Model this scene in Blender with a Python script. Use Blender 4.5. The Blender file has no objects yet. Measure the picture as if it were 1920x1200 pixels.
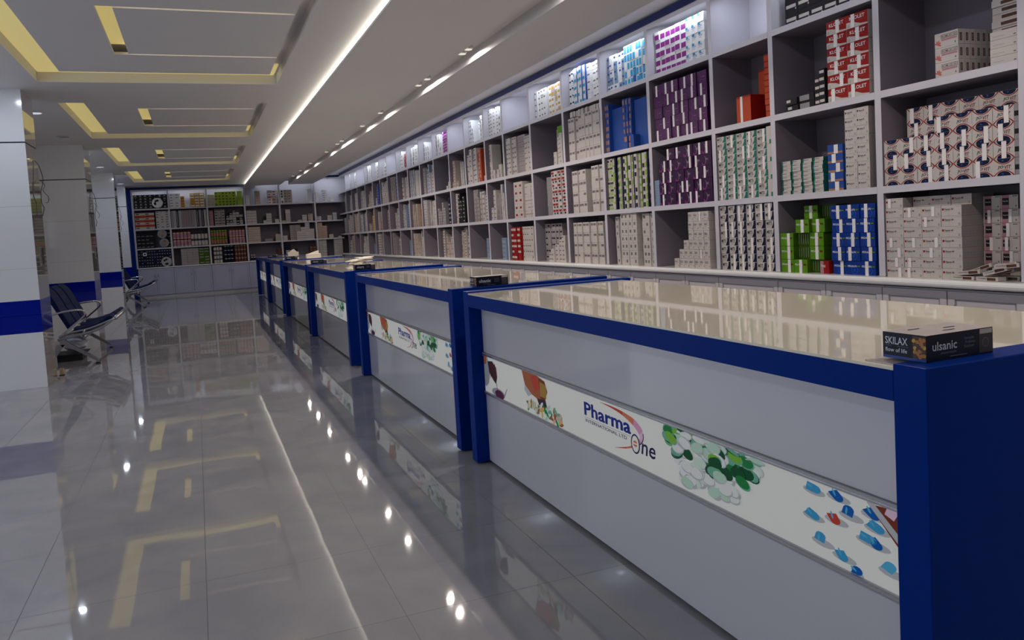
import bpy, math, random
from mathutils import Matrix, Vector
random.seed(7)
scene = bpy.context.scene
COL = scene.collection
# ------------------------------------------------------------ camera, world, large lights, exposure
def make_camera():
    F, YAW, PIT, ROL, CX, CY = 1460.74, .3621, .0614, .0584, 925.74, 519.18
    cd = bpy.data.cameras.new('camera'); cam = bpy.data.objects.new('camera', cd); COL.objects.link(cam)
    cd.sensor_width = 36; cd.lens = F / 1920 * 36
    cd.shift_x = (960 - CX) / 1920; cd.shift_y = -(600 - CY) / 1920
    cd.clip_start = .02; cd.clip_end = 200
    cy, sy, cp, sp = math.cos(YAW), math.sin(YAW), math.cos(PIT), math.sin(PIT)
    f = Vector((sy * cp, cy * cp, -sp)); r = Vector((cy, -sy, 0)); d = f.cross(r)
    r2 = r * math.cos(ROL) + d * math.sin(ROL); d2 = -r * math.sin(ROL) + d * math.cos(ROL)
    m = Matrix((r2, -d2, -f)).transposed().to_4x4(); m.translation = Vector((0, 0, 1.5))
    cam.matrix_world = m; scene.camera = cam
make_camera()
scene.view_settings.view_transform = 'Standard'; scene.view_settings.look = 'None'
scene.view_settings.exposure = -0.15; scene.view_settings.gamma = 1.0
scene.view_settings.use_curve_mapping = False
try:
    scene.cycles.use_denoising = True
    scene.cycles.max_bounces = 7; scene.cycles.diffuse_bounces = 4; scene.cycles.glossy_bounces = 4
    scene.cycles.sample_clamp_indirect = 3.0
    scene.cycles.caustics_reflective = False; scene.cycles.caustics_refractive = False
except Exception: pass
W = bpy.data.worlds.new('daylight'); scene.world = W; W.use_nodes = True
W.node_tree.nodes['Background'].inputs[0].default_value = (.84, .90, 1.0, 1)
W.node_tree.nodes['Background'].inputs[1].default_value = WORLD = 1.25
def area(name, loc, size, energy, color, rot=(0, 0, 0), sy=None, spread=None):
    l = bpy.data.lights.new(name, 'AREA'); l.energy = energy; l.color = color; l.size = size
    if sy: l.shape = 'RECTANGLE'; l.size_y = sy
    if spread: l.spread = spread
    o = bpy.data.objects.new(name, l); o.location = loc; o.rotation_euler = rot; COL.objects.link(o); return o
COOL = (.74, .84, 1.0); WARM = (1.0, .88, .79)
for y in (-2.4, -0.1, 2.3, 4.6, 6.95, 9.3, 11.75, 16.7, 19.2, 21.65, 24.1):      # downlights over the aisle by the pillars
    area('downlight_lamp', (-1.83, y, 3.355), .09, 7.5, COOL)
for y in (-1.2, 1.2, 3.2, 5.5, 7.85, 9.3, 9.7, 11.9, 13.3, 15.3, 15.8, 17.2, 19.7, 21.7, 23.4):   # spots in the slot of the lowered ceiling
    area('slot_lamp', (2.80, y, 3.366), .06, 19.5 if y < 17 else 12.5, WARM)

# ------------------------------------------------------------ helpers
MATS = {}
def mat(name, col, rough=.5, metal=0., emit=0., coat=0., spec=.5, ecol=None):
    if name in MATS: return MATS[name]
    m = bpy.data.materials.new(name); m.use_nodes = True; b = m.node_tree.nodes['Principled BSDF']
    b.inputs['Base Color'].default_value = (*col, 1); b.inputs['Roughness'].default_value = rough
    b.inputs['Metallic'].default_value = metal; b.inputs['Specular IOR Level'].default_value = spec
    b.inputs['Coat Weight'].default_value = coat; b.inputs['Coat Roughness'].default_value = .03
    if emit:
        b.inputs['Emission Color'].default_value = (*(ecol or col), 1); b.inputs['Emission Strength'].default_value = emit
    MATS[name] = m; return m
def noisy(m, scale, amt, detail=3, stretch=(1, 1, 1)):
    nt = m.node_tree; b = nt.nodes['Principled BSDF']; col = list(b.inputs['Base Color'].default_value)
    tc = nt.nodes.new('ShaderNodeTexCoord'); mp = nt.nodes.new('ShaderNodeMapping'); n = nt.nodes.new('ShaderNodeTexNoise')
    r = nt.nodes.new('ShaderNodeMix'); r.data_type = 'RGBA'
    mp.inputs['Scale'].default_value = stretch; n.inputs['Scale'].default_value = scale; n.inputs['Detail'].default_value = detail
    nt.links.new(tc.outputs['Object'], mp.inputs[0]); nt.links.new(mp.outputs[0], n.inputs['Vector'])
    nt.links.new(n.outputs['Fac'], r.inputs[0])
    r.inputs[6].default_value = [c * (1 - amt) for c in col[:3]] + [1]; r.inputs[7].default_value = [min(1, c * (1 + amt)) for c in col[:3]] + [1]
    nt.links.new(r.outputs[2], b.inputs['Base Color']); return m
def tag(o, label=None, cat=None, group=None, kind=None):
    if label: o['label'] = label
    if cat: o['category'] = cat
    if group: o['group'] = group
    if kind: o['kind'] = kind
    return o
def empty(name, loc, label, cat, group=None, rz=0):
    o = bpy.data.objects.new(name, None); COL.objects.link(o); o.location = loc; o.rotation_euler = (0, 0, rz)
    o.empty_display_size = .05
    return tag(o, label, cat, group)
_txt = {}
def glyphs(s):
    if s not in _txt:
        cu = bpy.data.curves.new('t', 'FONT'); cu.body = s; cu.resolution_u = 2; cu.offset = .012
        ob = bpy.data.objects.new('t', cu); COL.objects.link(ob)
        me = ob.to_mesh(); vs = [(v.co.x, v.co.y) for v in me.vertices]; fs = [tuple(p.vertices) for p in me.polygons]
        ob.to_mesh_clear(); bpy.data.objects.remove(ob); bpy.data.curves.remove(cu)
        x0 = min(v[0] for v in vs); x1 = max(v[0] for v in vs); y0 = min(v[1] for v in vs); y1 = max(v[1] for v in vs)
        _txt[s] = ([((v[0] - x0) / (x1 - x0), (v[1] - y0) / (y1 - y0)) for v in vs], fs)
    return _txt[s]
class MB:
    """collects geometry; build() links it as one mesh object"""
    def __init__(s): s.v = []; s.f = []; s.m = []; s.mats = []
    def mi(s, m):
        if m not in s.mats: s.mats.append(m)
        return s.mats.index(m)
    def quad(s, pts, m):
        i = len(s.v); s.v += [tuple(p) for p in pts]; s.f.append(tuple(range(i, i + len(pts)))); s.m.append(s.mi(m))
    def box(s, a, b, m, ms=None):
        x0, y0, z0 = a; x1, y1, z1 = b; i = len(s.v)
        s.v += [(x0, y0, z0), (x1, y0, z0), (x1, y1, z0), (x0, y1, z0), (x0, y0, z1), (x1, y0, z1), (x1, y1, z1), (x0, y1, z1)]
        F = [(0, 1, 5, 4), (1, 2, 6, 5), (2, 3, 7, 6), (3, 0, 4, 7), (4, 5, 6, 7), (3, 2, 1, 0)]  # front -y, right +x, back, left, top, bottom
        for k, f in enumerate(F):
            s.f.append(tuple(i + j for j in f)); s.m.append(s.mi(ms[k] if ms and ms[k] else m))
    def obox(s, c, ax, half, m):
        """oriented box: centre, 3 axes, half sizes"""
        i = len(s.v); c = Vector(c)
        for sz in (-1, 1):
            for sx, sy in ((-1, -1), (1, -1), (1, 1), (-1, 1)):
                s.v.append(tuple(c + ax[0] * half[0] * sx + ax[1] * half[1] * sy + ax[2] * half[2] * sz))
        for f in [(0, 1, 5, 4), (1, 2, 6, 5), (2, 3, 7, 6), (3, 0, 4, 7), (4, 5, 6, 7), (3, 2, 1, 0)]:
            s.f.append(tuple(i + j for j in f)); s.m.append(s.mi(m))
    def tube(s, pts, r, m, n=8, closed=False, caps=True):
        pts = [Vector(p) for p in pts]; rings = []; N = len(pts); up = None
        rr = r if isinstance(r, (list, tuple)) else [r] * N
        for k, p in enumerate(pts):
            if closed: t = (pts[(k + 1) % N] - pts[k - 1])
            else: t = pts[min(k + 1, N - 1)] - pts[max(k - 1, 0)]
            t.normalize()
            if up is None: up = Vector((0, 0, 1)) if abs(t.z) < .9 else Vector((1, 0, 0))
            a = t.cross(up).normalized(); b = a.cross(t).normalized(); up = b
            i = len(s.v)
            for j in range(n):
                q = 2 * math.pi * j / n; s.v.append(tuple(p + (a * math.cos(q) + b * math.sin(q)) * rr[k]))
            rings.append(i)
        for k in range(N if closed else N - 1):
            A, B = rings[k], rings[(k + 1) % N]
            for j in range(n):
                s.f.append((A + j, A + (j + 1) % n, B + (j + 1) % n, B + j)); s.m.append(s.mi(m))
        if not closed and caps:
            s.f.append(tuple(rings[0] + j for j in range(n))[::-1]); s.m.append(s.mi(m))
            s.f.append(tuple(rings[-1] + j for j in range(n))); s.m.append(s.mi(m))
    def lathe(s, c, prof, m, n=20, ms=None):
        """profile [(r,z)] about the z axis at c"""
        rings = []
        for r, z in prof:
            rings.append(len(s.v)); s.v += [(c[0] + r * math.cos(2 * math.pi * j / n), c[1] + r * math.sin(2 * math.pi * j / n), c[2] + z) for j in range(n)]
        for k in range(len(prof) - 1):
            for j in range(n):
                s.f.append((rings[k] + j, rings[k] + (j + 1) % n, rings[k + 1] + (j + 1) % n, rings[k + 1] + j)); s.m.append(s.mi(ms[k] if ms else m))
        s.f.append(tuple(rings[0] + j for j in range(n))[::-1]); s.m.append(s.mi(ms[0] if ms else m))
        s.f.append(tuple(rings[-1] + j for j in range(n))); s.m.append(s.mi(ms[-1] if ms else m))
    def text(s, t, x, z, w, h, m, y=-.0012, rot=False, shear=0.):
        """flat lettering on the front face (the local xz plane)"""
        vs, fs = glyphs(t); i = len(s.v)
        if rot: s.v += [(x + w * (1 - b), y, z + h * a) for a, b in vs]
        else: s.v += [(x + w * a + shear * h * b, y, z + h * b) for a, b in vs]
        k = s.mi(m)
        for f in fs: s.f.append(tuple(i + j for j in f)); s.m.append(k)
    def rect(s, x, z, w, h, m, y=-.0006): s.quad([(x, y, z), (x + w, y, z), (x + w, y, z + h), (x, y, z + h)], m)
    def poly(s, pts, m, y=-.0008): s.quad([(a, y, b) for a, b in pts], m)
    def ell(s, cx, cz, rx, rz, m, y=-.0008, ang=0, n=16, a0=0, a1=2 * math.pi):
        c, q = math.cos(ang), math.sin(ang); p = []
        for j in range(n):
            t = a0 + (a1 - a0) * j / (n if a1 - a0 > 6.2 else n - 1); u, v = rx * math.cos(t), rz * math.sin(t); p.append((cx + u * c - v * q, cz + u * q + v * c))
        s.poly(p, m, y)
    def mesh(s, name):
        me = bpy.data.meshes.new(name); me.from_pydata(s.v, [], s.f)
        for m in s.mats: me.materials.append(m)
        me.polygons.foreach_set('material_index', s.m); me.update(); return me
    def build(s, name, parent=None, smooth=False, bevel=0, loc=None):
        me = s.mesh(name); o = bpy.data.objects.new(name, me); COL.objects.link(o)
        if parent: o.parent = parent
        if loc: o.location = loc
        if smooth: me.polygons.foreach_set('use_smooth', [True] * len(me.polygons)); 
        if bevel:
            b = o.modifiers.new('bevel', 'BEVEL'); b.width = bevel; b.segments = 2; b.limit_method = 'ANGLE'
        return o
def copy_tree(o, parent=None):
    c = o.copy(); COL.objects.link(c)
    if parent: c.parent = parent
    for ch in list(o.children): copy_tree(ch, c)
    return c
def R8(n): return ['first', 'second', 'third', 'fourth', 'fifth', 'sixth', 'seventh', 'eighth', 'ninth', 'tenth', 'eleventh', 'twelfth', 'thirteenth', 'fourteenth', 'fifteenth', 'sixteenth'][n]

# ------------------------------------------------------------ materials
M_ceil = noisy(mat('ceiling_paint', (.70, .69, .70), .55), 1.5, .03)
M_white = mat('white_laminate', (.62, .62, .66), .28, coat=.3)
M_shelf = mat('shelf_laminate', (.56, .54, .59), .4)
M_shelfshade = mat('shelf_laminate_shaded', (.20, .175, .21), .5)  # shelf laminate with the dimness inside the compartments put into its colour
M_backshade = mat('shelf_back_shaded', (.14, .12, .15), .6)  # back panel darkened in colour for the shade of the lower rows
M_ledge = mat('white_ledge', (.86, .86, .84), .2, coat=.5)
M_door = mat('cabinet_door_paint', (.60, .57, .59), .35)
M_panel = mat('counter_panel_gloss', (.60, .60, .66), .12, coat=.8)
M_blue = mat('blue_gloss_laminate', (.0, .026, .225), .36, coat=.0, spec=.06)
M_band = mat('blue_glazed_tile', (.0, .008, .28), .1, coat=.35, spec=.3)
M_crown = mat('navy_crown_laminate', (.006, .014, .085), .4, spec=.2)
M_top = mat('cream_gloss_worktop', (.80, .745, .61), .03, coat=.0, spec=.6)
M_pil = noisy(mat('white_glazed_tile', (.80, .81, .84), .12, coat=1), 1.2, .02)
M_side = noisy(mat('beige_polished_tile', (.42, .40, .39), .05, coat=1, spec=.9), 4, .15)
M_groove = mat('dark_joint', (.01, .012, .03), .6)
M_steel = mat('brushed_steel', (.45, .45, .48), .28, metal=1)
M_chrome = mat('chrome', (.7, .7, .73), .12, metal=1)
M_alu = mat('grey_aluminium_trim', (.42, .42, .46), .35, metal=.6)
M_pad = mat('navy_vinyl', (.003, .010, .06), .65, spec=.1)
M_rubber = mat('black_rubber', (.01, .01, .012), .6)
M_black = mat('black_print', (.012, .012, .014), .45)
M_gap = mat('dark_plinth', (.02, .02, .025), .7)
M_tape = mat('white_paper_tape', (.78, .74, .72), .6)
M_led_y = mat('yellow_led_cove', (.9, .8, .4), .5, emit=1, ecol=(.36, .29, .105))
M_groove_glow = mat('added_groove_glow', (1, .9, .7), .5, emit=1, ecol=(1.3, 1.05, .75))  # glow added over the grooves to light their edges
M_fill_b = mat('added_cool_fill', (1, 1, 1), .5, emit=1, ecol=(11, 11, 12))  # emission of the unseen fill strip added beside the shelves
M_led_w = mat('warm_led_strip', (1, 1, 1), .5, emit=1, ecol=(14, 12.8, 10.5))
M_lamp = mat('lit_lamp_glass', (1, 1, 1), .4, emit=1, ecol=(.50, .55, .62))
M_lampw = mat('lit_spot_glass', (1, 1, 1), .4, emit=1, ecol=(.65, .60, .48))
M_lampoff = mat('unlit_lamp_glass', (.12, .12, .15), .3)

def floor_mat():
    m = mat('polished_porcelain_floor', (.5, .5, .5), .07, coat=.0, spec=.5); nt = m.node_tree; b = nt.nodes['Principled BSDF']
    N = nt.nodes.new; L = nt.links.new
    geo = N('ShaderNodeNewGeometry'); sx = N('ShaderNodeSeparateXYZ'); L(geo.outputs['Position'], sx.inputs[0])
    def math_(op, a, b_=None):
        n = N('ShaderNodeMath'); n.operation = op
        for k, v in enumerate((a, b_)):
            if v is None: continue
            if isinstance(v, (int, float)): n.inputs[k].default_value = v
            else: L(v, n.inputs[k])
        return n.outputs[0]
    def line(s, off):
        t = math_('FRACT', math_('DIVIDE', math_('ADD', s, 100 * .735 - off), .735)); t = math_('ABSOLUTE', math_('SUBTRACT', t, .5))
        return math_('GREATER_THAN', t, .5 - .0023)
    g = math_('MAXIMUM', line(sx.outputs[0], -.07), line(sx.outputs[1], 2.94))
    fx = math_('FLOOR', math_('DIVIDE', math_('ADD', sx.outputs[0], 73.57), .735)); fy = math_('FLOOR', math_('DIVIDE', math_('SUBTRACT', sx.outputs[1], 2.94), .735))
    wn = N('ShaderNodeTexWhiteNoise'); wn.noise_dimensions = '2D'; cb = N('ShaderNodeCombineXYZ'); L(fx, cb.inputs[0]); L(fy, cb.inputs[1]); L(cb.outputs[0], wn.inputs['Vector'])
    n1 = N('ShaderNodeTexNoise'); n1.inputs['Scale'].default_value = 1.7; n1.inputs['Detail'].default_value = 7; n1.inputs['Distortion'].default_value = 1.2; L(geo.outputs['Position'], n1.inputs['Vector'])
    rp = N('ShaderNodeValToRGB'); L(n1.outputs['Fac'], rp.inputs[0])
    rp.color_ramp.elements[0].position = .3; rp.color_ramp.elements[0].color = (.29, .29, .32, 1)
    rp.color_ramp.elements[1].position = .7; rp.color_ramp.elements[1].color = (.375, .37, .39, 1)
    v = N('ShaderNodeMix'); v.data_type = 'RGBA'; v.blend_type = 'MULTIPLY'; v.inputs[0].default_value = 1; L(rp.outputs[0], v.inputs[6])
    s2 = math_('ADD', math_('MULTIPLY', wn.outputs['Value'], .05), .96); cc = N('ShaderNodeCombineColor')
    for k in range(3): L(s2, cc.inputs[k])
    L(cc.outputs[0], v.inputs[7])
    mx = N('ShaderNodeMix'); mx.data_type = 'RGBA'; L(g, mx.inputs[0]); L(v.outputs[2], mx.inputs[6]); mx.inputs[7].default_value = (.10, .09, .10, 1)
    L(mx.outputs[2], b.inputs['Base Color'])
    r = math_('ADD', math_('MULTIPLY', g, .5), .028); L(r, b.inputs['Roughness'])
    n2 = N('ShaderNodeTexNoise'); n2.inputs['Scale'].default_value = 3.0; n2.inputs['Detail'].default_value = 1; L(geo.outputs['Position'], n2.inputs['Vector'])
    bm = N('ShaderNodeBump'); bm.inputs['Strength'].default_value = .03; bm.inputs['Distance'].default_value = .02; L(n2.outputs['Fac'], bm.inputs['Height']); L(bm.outputs[0], b.inputs['Normal'])
    b.inputs['IOR'].default_value = 1.75
    return m
M_floor = floor_mat()

# ------------------------------------------------------------ the setting
YB = 25.9; XS = 4.58; YF = -3.2; XL = -2.6; ZC = 3.37; ZS = 3.31; ZH = 3.62
b = MB(); b.box((-7, YF, -.1), (5.1, 26.4, 0), M_floor); tag(b.build('floor'), kind='structure')
TR = [(y, y + 3.43) for y in (-2.99, 1.51, 6.26, 11.01, 15.76, 20.51)]; TX0, TX1 = -1.46, 1.05
b = MB()
b.box((-7, YF, ZC), (TX0, 26.4, ZC + .03), M_ceil); b.box((TX1, YF, ZC), (1.98, 26.4, ZC + .03), M_ceil)
prev = YF
for y0, y1 in TR:
    b.box((TX0, prev, ZC), (TX1, y0, ZC + .03), M_ceil); prev = y1
b.box((TX0, prev, ZC), (TX1, 26.4, ZC + .03), M_ceil)
b.box((1.98, YF, ZC - .01), (2.0, 26.4, ZH), M_ceil); b.box((1.98, YF, ZH), (5.1, 26.4, ZH + .03), M_ceil)
for y0, y1 in TR:
    t = .12; z = ZC + .03
    b.box((TX0 - .02, y0 - .02, z), (TX0, y1 + .02, ZC + t), M_ceil); b.box((TX1, y0 - .02, z), (TX1 + .02, y1 + .02, ZC + t), M_ceil)
    b.box((TX0, y0 - .02, z), (TX1, y0, ZC + t), M_ceil); b.box((TX0, y1, z), (TX1, y1 + .02, ZC + t), M_ceil)
    b.box((TX0, y0, ZC + t), (TX1, y1, ZC + t + .02), M_ceil)
tag(b.build('ceiling'), kind='structure')
b = MB()     # lowered ceiling with a lamp slot
b.box((1.56, YF, ZS), (2.67, YB - .02, ZS + .02), M_ceil); b.box((2.93, YF, ZS), (3.70, YB - .02, ZS + .02), M_ceil)
b.box((2.655, YF, ZS + .02), (2.67, YB - .02, ZS + .12), M_ceil); b.box((2.93, YF, ZS + .02), (2.945, YB - .02, ZS + .12), M_ceil)
b.box((2.655, YF, ZS + .12), (2.945, YB - .02, ZS + .135), M_ceil); b.box((3.68, YF, ZS + .02), (3.70, YB - .02, ZS + .08), M_ceil)
tag(b.build('trim_1'), kind='structure')
b = MB(); b.box((1.61, YF, ZS + .022), (1.62, YB - .1, ZS + .055), M_led_w)
tag(b.build('cove_light_strip'), 'continuous warm light strip hidden on the edge of the lowered ceiling', 'light strip')
b = MB(); b.box((3.702, YF, ZS + .03), (3.712, YB - .1, ZS + .06), M_fill_b)  # unseen strip added to brighten the ceiling band above the crown trim
tag(b.build('cove_light_strip'), 'added cool fill strip on the shelf side of the lowered ceiling', 'light strip')
for k, (y0, y1) in enumerate(TR):          # slotted tray panels
    tr = empty('ceiling_tray_panel', (0, y0, ZC), 'slotted ceiling panel with yellow lit cove, ' + ['over the viewer behind', 'above the nearest counter', 'nearest one fully seen at the top', 'second one in view', 'third one in view', 'farthest before the back shelves'][k], 'ceiling panel', 'slotted ceiling panels over the aisle')
    L = y1 - y0; a = L - .56; p = MB(); g0, g1 = .45, 2.03
    p.box((-1.17, 0, 0), (-.585, a, .025), M_ceil); p.box((-.585, 0, 0), (.92, g0 - .02, .025), M_ceil)
    p.box((-.585, g1 + .02, 0), (.92, a, .025), M_ceil); p.box((-.46, g0 + .02, 0), (.92, g1 - .02, .025), M_ceil)
    p.build('panel', tr)
    q = MB(); q.box((-1.45, .01, .105), (-1.10, L - .01, .118), M_led_y); q.box((-1.10, a - .02, .105), (1.02, L - .01, .118), M_led_y)
    q.box((-.63, g0 - .05, .105), (-.42, g1 + .05, .118), M_led_y)
    for gy in (g0, g1): q.box((-.46, gy - .05, .045), (.90, gy + .04, .055), M_groove_glow)  # added glow strips that make the groove edges look lit
    q.build('light_strip', tr)
# walls
M_wall = noisy(mat('white_wall_tile', (.66, .68, .74), .14, coat=.8), 1.0, .03)
b = MB(); b.box((5.06, YF, 0), (5.1, 26.4, ZH), M_wall); tag(b.build('wall_right'), kind='structure')
b = MB(); b.box((-7, YF - .04, 0), (5.06, YF, ZH), mat('unseen_dark_wall', (.10, .10, .12), .5)); tag(b.build('added_front_wall'), kind='structure')  # unseen wall added behind the camera to block front light, dark against reflections
b = MB(); b.box((-7, 26.37, 0), (5.06, 26.4, ZH), M_wall); tag(b.build('wall_back'), kind='structure')
b = MB()
b.box((XL - .1, 10.75, 0), (XL, 26.37, .63), M_wall); b.box((XL - .1, 10.75, .63), (XL, 26.37, 1.0), M_band)
b.box((XL - .1, 10.75, 1.0), (XL, 26.37, ZC), M_wall)
tag(b.build('wall_left'), kind='structure')
# tall backlit window strip and frame near the second pillar
M_win = mat('daylit_window_pane', (.8, .85, .9), .2, emit=1, ecol=(.30, .31, .33))
b = MB(); b.box((XL, 12.9, 1.62), (XL + .012, 13.5, 2.15), M_win); b.box((XL, 12.9, 2.18), (XL + .012, 13.5, 2.30), M_win)
wn = b.build('window_1'); tag(wn, kind='structure')
b = MB()
for z in (1.585, 2.15, 2.30): b.box((XL + .001, 12.86, z), (XL + .02, 13.54, z + .03), M_alu)
b.build('window_frame', wn)
b = MB(); b.box((XL + .0, 14.98, 0), (XL + .03, 15.02, ZC), M_groove); b.box((XL, 15.02, 0), (XL + .05, 15.09, ZC), M_white)
tag(b.build('trim_2'), kind='structure')
# pillars
def pillar(x0, x1, y0, y1, lab, switch=True, cables=True):
    r = empty('pillar', ((x0 + x1) / 2, (y0 + y1) / 2, 0), lab, 'pillar', 'tiled pillars along the left side')
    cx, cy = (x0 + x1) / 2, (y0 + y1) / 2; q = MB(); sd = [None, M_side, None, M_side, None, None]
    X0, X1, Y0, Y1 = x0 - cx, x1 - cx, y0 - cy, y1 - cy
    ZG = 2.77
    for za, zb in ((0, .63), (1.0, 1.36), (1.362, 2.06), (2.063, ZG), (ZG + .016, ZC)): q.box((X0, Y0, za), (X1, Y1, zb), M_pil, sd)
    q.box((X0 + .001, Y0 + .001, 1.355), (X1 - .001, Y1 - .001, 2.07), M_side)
    q.build('tiled_shaft', r)
    q = MB(); q.box((X0 - .001, Y0 - .001, .63), (X1 + .001, Y1 + .001, .83), M_band); q.box((X0 - .001, Y0 - .001, .833), (X1 + .001, Y1 + .001, 1.0), M_band); q.build('blue_band', r)
    q = MB(); q.box((X0 + .004, Y0 + .004, ZG), (X1 - .004, Y1 - .004, ZG + .016), M_groove); q.build('shadow_joint', r)
    if switch:
        q = MB(); q.box((X1, Y1 - .36, 1.38), (X1 + .012, Y1 - .22, 1.60), M_chrome); f = q.build('switch_plate', r, bevel=.003)
        q = MB(); q.box((X1 + .012, Y1 - .345, 1.40), (X1 + .018, Y1 - .235, 1.49), M_black); q.box((X1 + .012, Y1 - .345, 1.495), (X1 + .018, Y1 - .235, 1.585), M_black); q.build('rocker', f)
    if cables:
        q = MB(); ym = Y1 - .22
        pts = [(X1 + .008, ym - .02, 2.62), (X1 + .03, ym + .10, 2.56), (X1 + .05, ym + .16, 2.42), (X1 + .05, ym + .08, 2.33), (X1 + .04, ym, 2.24), (X1 + .03, ym + .06, 2.12), (X1 + .04, ym + .12, 2.06), (X1 + .03, ym + .04, 1.97)]
        q.tube(sm(pts), .0045, M_black, 6)
        pts = [(X1 + .02, ym + .12, 2.40), (X1 + .06, ym + .17, 2.34), (X1 + .05, ym + .1, 2.27), (X1 + .08, ym + .24, 2.2), (X1 + .06, ym + .3, 2.14), (X1 + .05, ym + .2, 2.13)]
        q.tube(sm(pts), .0035, M_black, 6); q.build('loose_cable', r)
    return r
def sm(pts, k=5):
    P = [Vector(p) for p in pts]; P = [P[0]] + P + [P[-1]]; o = []
    for i in range(1, len(P) - 2):
        for j in range(k):
            t = j / k; a, b_, c, d = P[i - 1], P[i], P[i + 1], P[i + 2]
            o.append(.5 * ((2 * b_) + (c - a) * t + (2 * a - 5 * b_ + 4 * c - d) * t * t + (3 * b_ - a - 3 * c + d) * t ** 3))
    o.append(P[-2]); return o
pillar(-2.60, -1.70, 10.11, 10.77, 'nearest white tiled pillar with blue band and hanging loose cable')
pillar(-2.60, -1.70, 15.25, 16.1, 'second white tiled pillar, behind the nearer blue bench')
pillar(-2.28, -1.72, 20.8, 21.4, 'third white tiled pillar, just before the far bench')
pillar(-2.45, -1.80, 25.2, 25.88, 'farthest tiled pillar, touching the back shelving', switch=False)
# downlights
dl = [(-1.83, 11.75, 1), (-1.83, 14.14, 0), (-1.83, 16.7, 1), (-1.83, 19.2, 1), (-1.83, 21.65, 1), (-1.83, 24.1, 1), (-1.83, 9.3, 1), (-1.83, 6.95, 1), (-1.83, 4.6, 1), (-1.83, 2.3, 1)]
nm = ['beside the nearest pillar', 'unlit, before the second pillar', 'above the second pillar', 'before the third pillar', 'past the third pillar', 'nearest the back shelving', 'left of the nearest tray', 'left of the view', 'left, above the near floor', 'left, nearest the viewer']
for (x, y, on), n_ in zip(dl, nm):
    r = empty('downlight', (x, y, ZC), 'round recessed ceiling downlight, ' + n_, 'downlight', 'ceiling downlights along the pillars')
    q = MB(); q.lathe((0, 0, -.012), [(.088, .012), (.10, .008), (.10, .004), (.08, 0)], M_white, 24); q.build('rim', r, smooth=True)
    q = MB(); q.lathe((0, 0, -.014), [(.001, .004), (.078, .004), (.078, 0.001), (.001, 0)], M_lamp if on else M_lampoff, 24); q.build('lens', r)
for k, y in enumerate((3.2, 5.5, 7.75, 7.95, 9.3, 9.7, 11.9, 13.3, 15.3, 15.8, 17.2, 19.7, 21.7, 23.4)):
    r = empty('slot_spotlight', (2.80, y, ZS + .118), 'small warm spotlight in the lowered ceiling slot, ' + R8(k) + ' from the near end', 'spotlight', 'spotlights in the ceiling slot')
    q = MB(); q.lathe((0, 0, -.05), [(.05, 0), (.055, .012), (.045, .05)], M_chrome, 16); q.build('housing', r, smooth=True)
    q = MB(); q.lathe((0, 0, -.056), [(.001, .004), (.042, .004), (.042, .001), (.001, 0)], M_lampw, 16); q.build('lens', r)
# ------------------------------------------------------------ shelving along the right wall
UP = [1.05, 2.12, 3.19, 4.225, 5.30, 6.10, 7.18, 8.21, 9.23, 10.3, 11.35, 12.18, 13.2, 14.14, 15.16, 16.19, 17.2, 18.2, 19.2, 20.05, 20.95, 21.95, 23.1, 24.0, 24.95, YB]
ZB = [1.0, 1.615, 2.285, 2.98, 3.50]; DEP = .44
unit = empty('shelving', (XS, 1.05, 0), 'long white open shelving full of medicine along the right wall', 'shelving')
def P(q, name, par, **k):     # geometry given in world coordinates, under a parent that is only moved
    o = q.build(name, par, **k); o.location = -Vector(par.location) if par.parent is None else Vector((0, 0, 0)); return o
for i, y in enumerate(UP[:-1]):
    q = MB(); q.box((XS + .001, y - .027, 1.0), (XS + DEP, y + .027, 2.98), M_shelf, [M_shelfshade, None, M_shelfshade, None, None, None]); q.box((XS + .001, y - .027, 2.98), (XS + DEP, y + .027, 3.53), M_shelf); P(q, 'upright', unit)  # side faces carry painted interior shade; the lamp-lit top row stays pale
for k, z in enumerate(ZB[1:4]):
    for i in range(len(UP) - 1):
        q = MB(); q.box((XS, UP[i] + .0272, z - .025), (XS + DEP, UP[i + 1] - .0272 - (.0 if i < len(UP) - 2 else -.44), z + .025), M_shelf, [None, None, None, None, M_shelf if k == 2 else M_shelfshade, M_shelfshade]); P(q, 'shelf_board', unit)  # board faces inside the lower rows coloured as shaded
q = MB(); q.box((XS + DEP, 1.03, 1.0), (XS + DEP + .015, 26.3, 2.98), M_backshade); q.box((XS + DEP, 1.03, 2.98), (XS + DEP + .015, 26.3, 3.55), M_shelf); P(q, 'back_panel', unit)  # shade painted into the lower back, lamp-lit top row kept pale
q = MB(); q.box((XS - .002, 1.0, 3.49), (XS + .03, YB, 3.535), M_shelf); q.box((XS + .03, 1.0, 3.53), (XS + DEP, 26.3, 3.55), M_shelf); P(q, 'top_rail', unit)
q = MB(); q.box((XS - .02, 1.0, 3.535), (XS + .01, YB - .02, 3.605), M_crown); P(q, 'crown_trim', unit)
q = MB(); q.box((XS + .035, 1.03, 3.512), (XS + .06, YB, 3.526), M_white); P(q, 'light_strip', unit)
for i in range(len(UP) - 1):
    ya, yb = UP[i] + .13, UP[i + 1] - .16
    area('shelf_lamp', (XS + .035, (ya + yb) / 2, 3.485), .05, 3.6 * (yb - ya), (.80, .88, 1.0), (0, math.radians(-28), 0), yb - ya)
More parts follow.
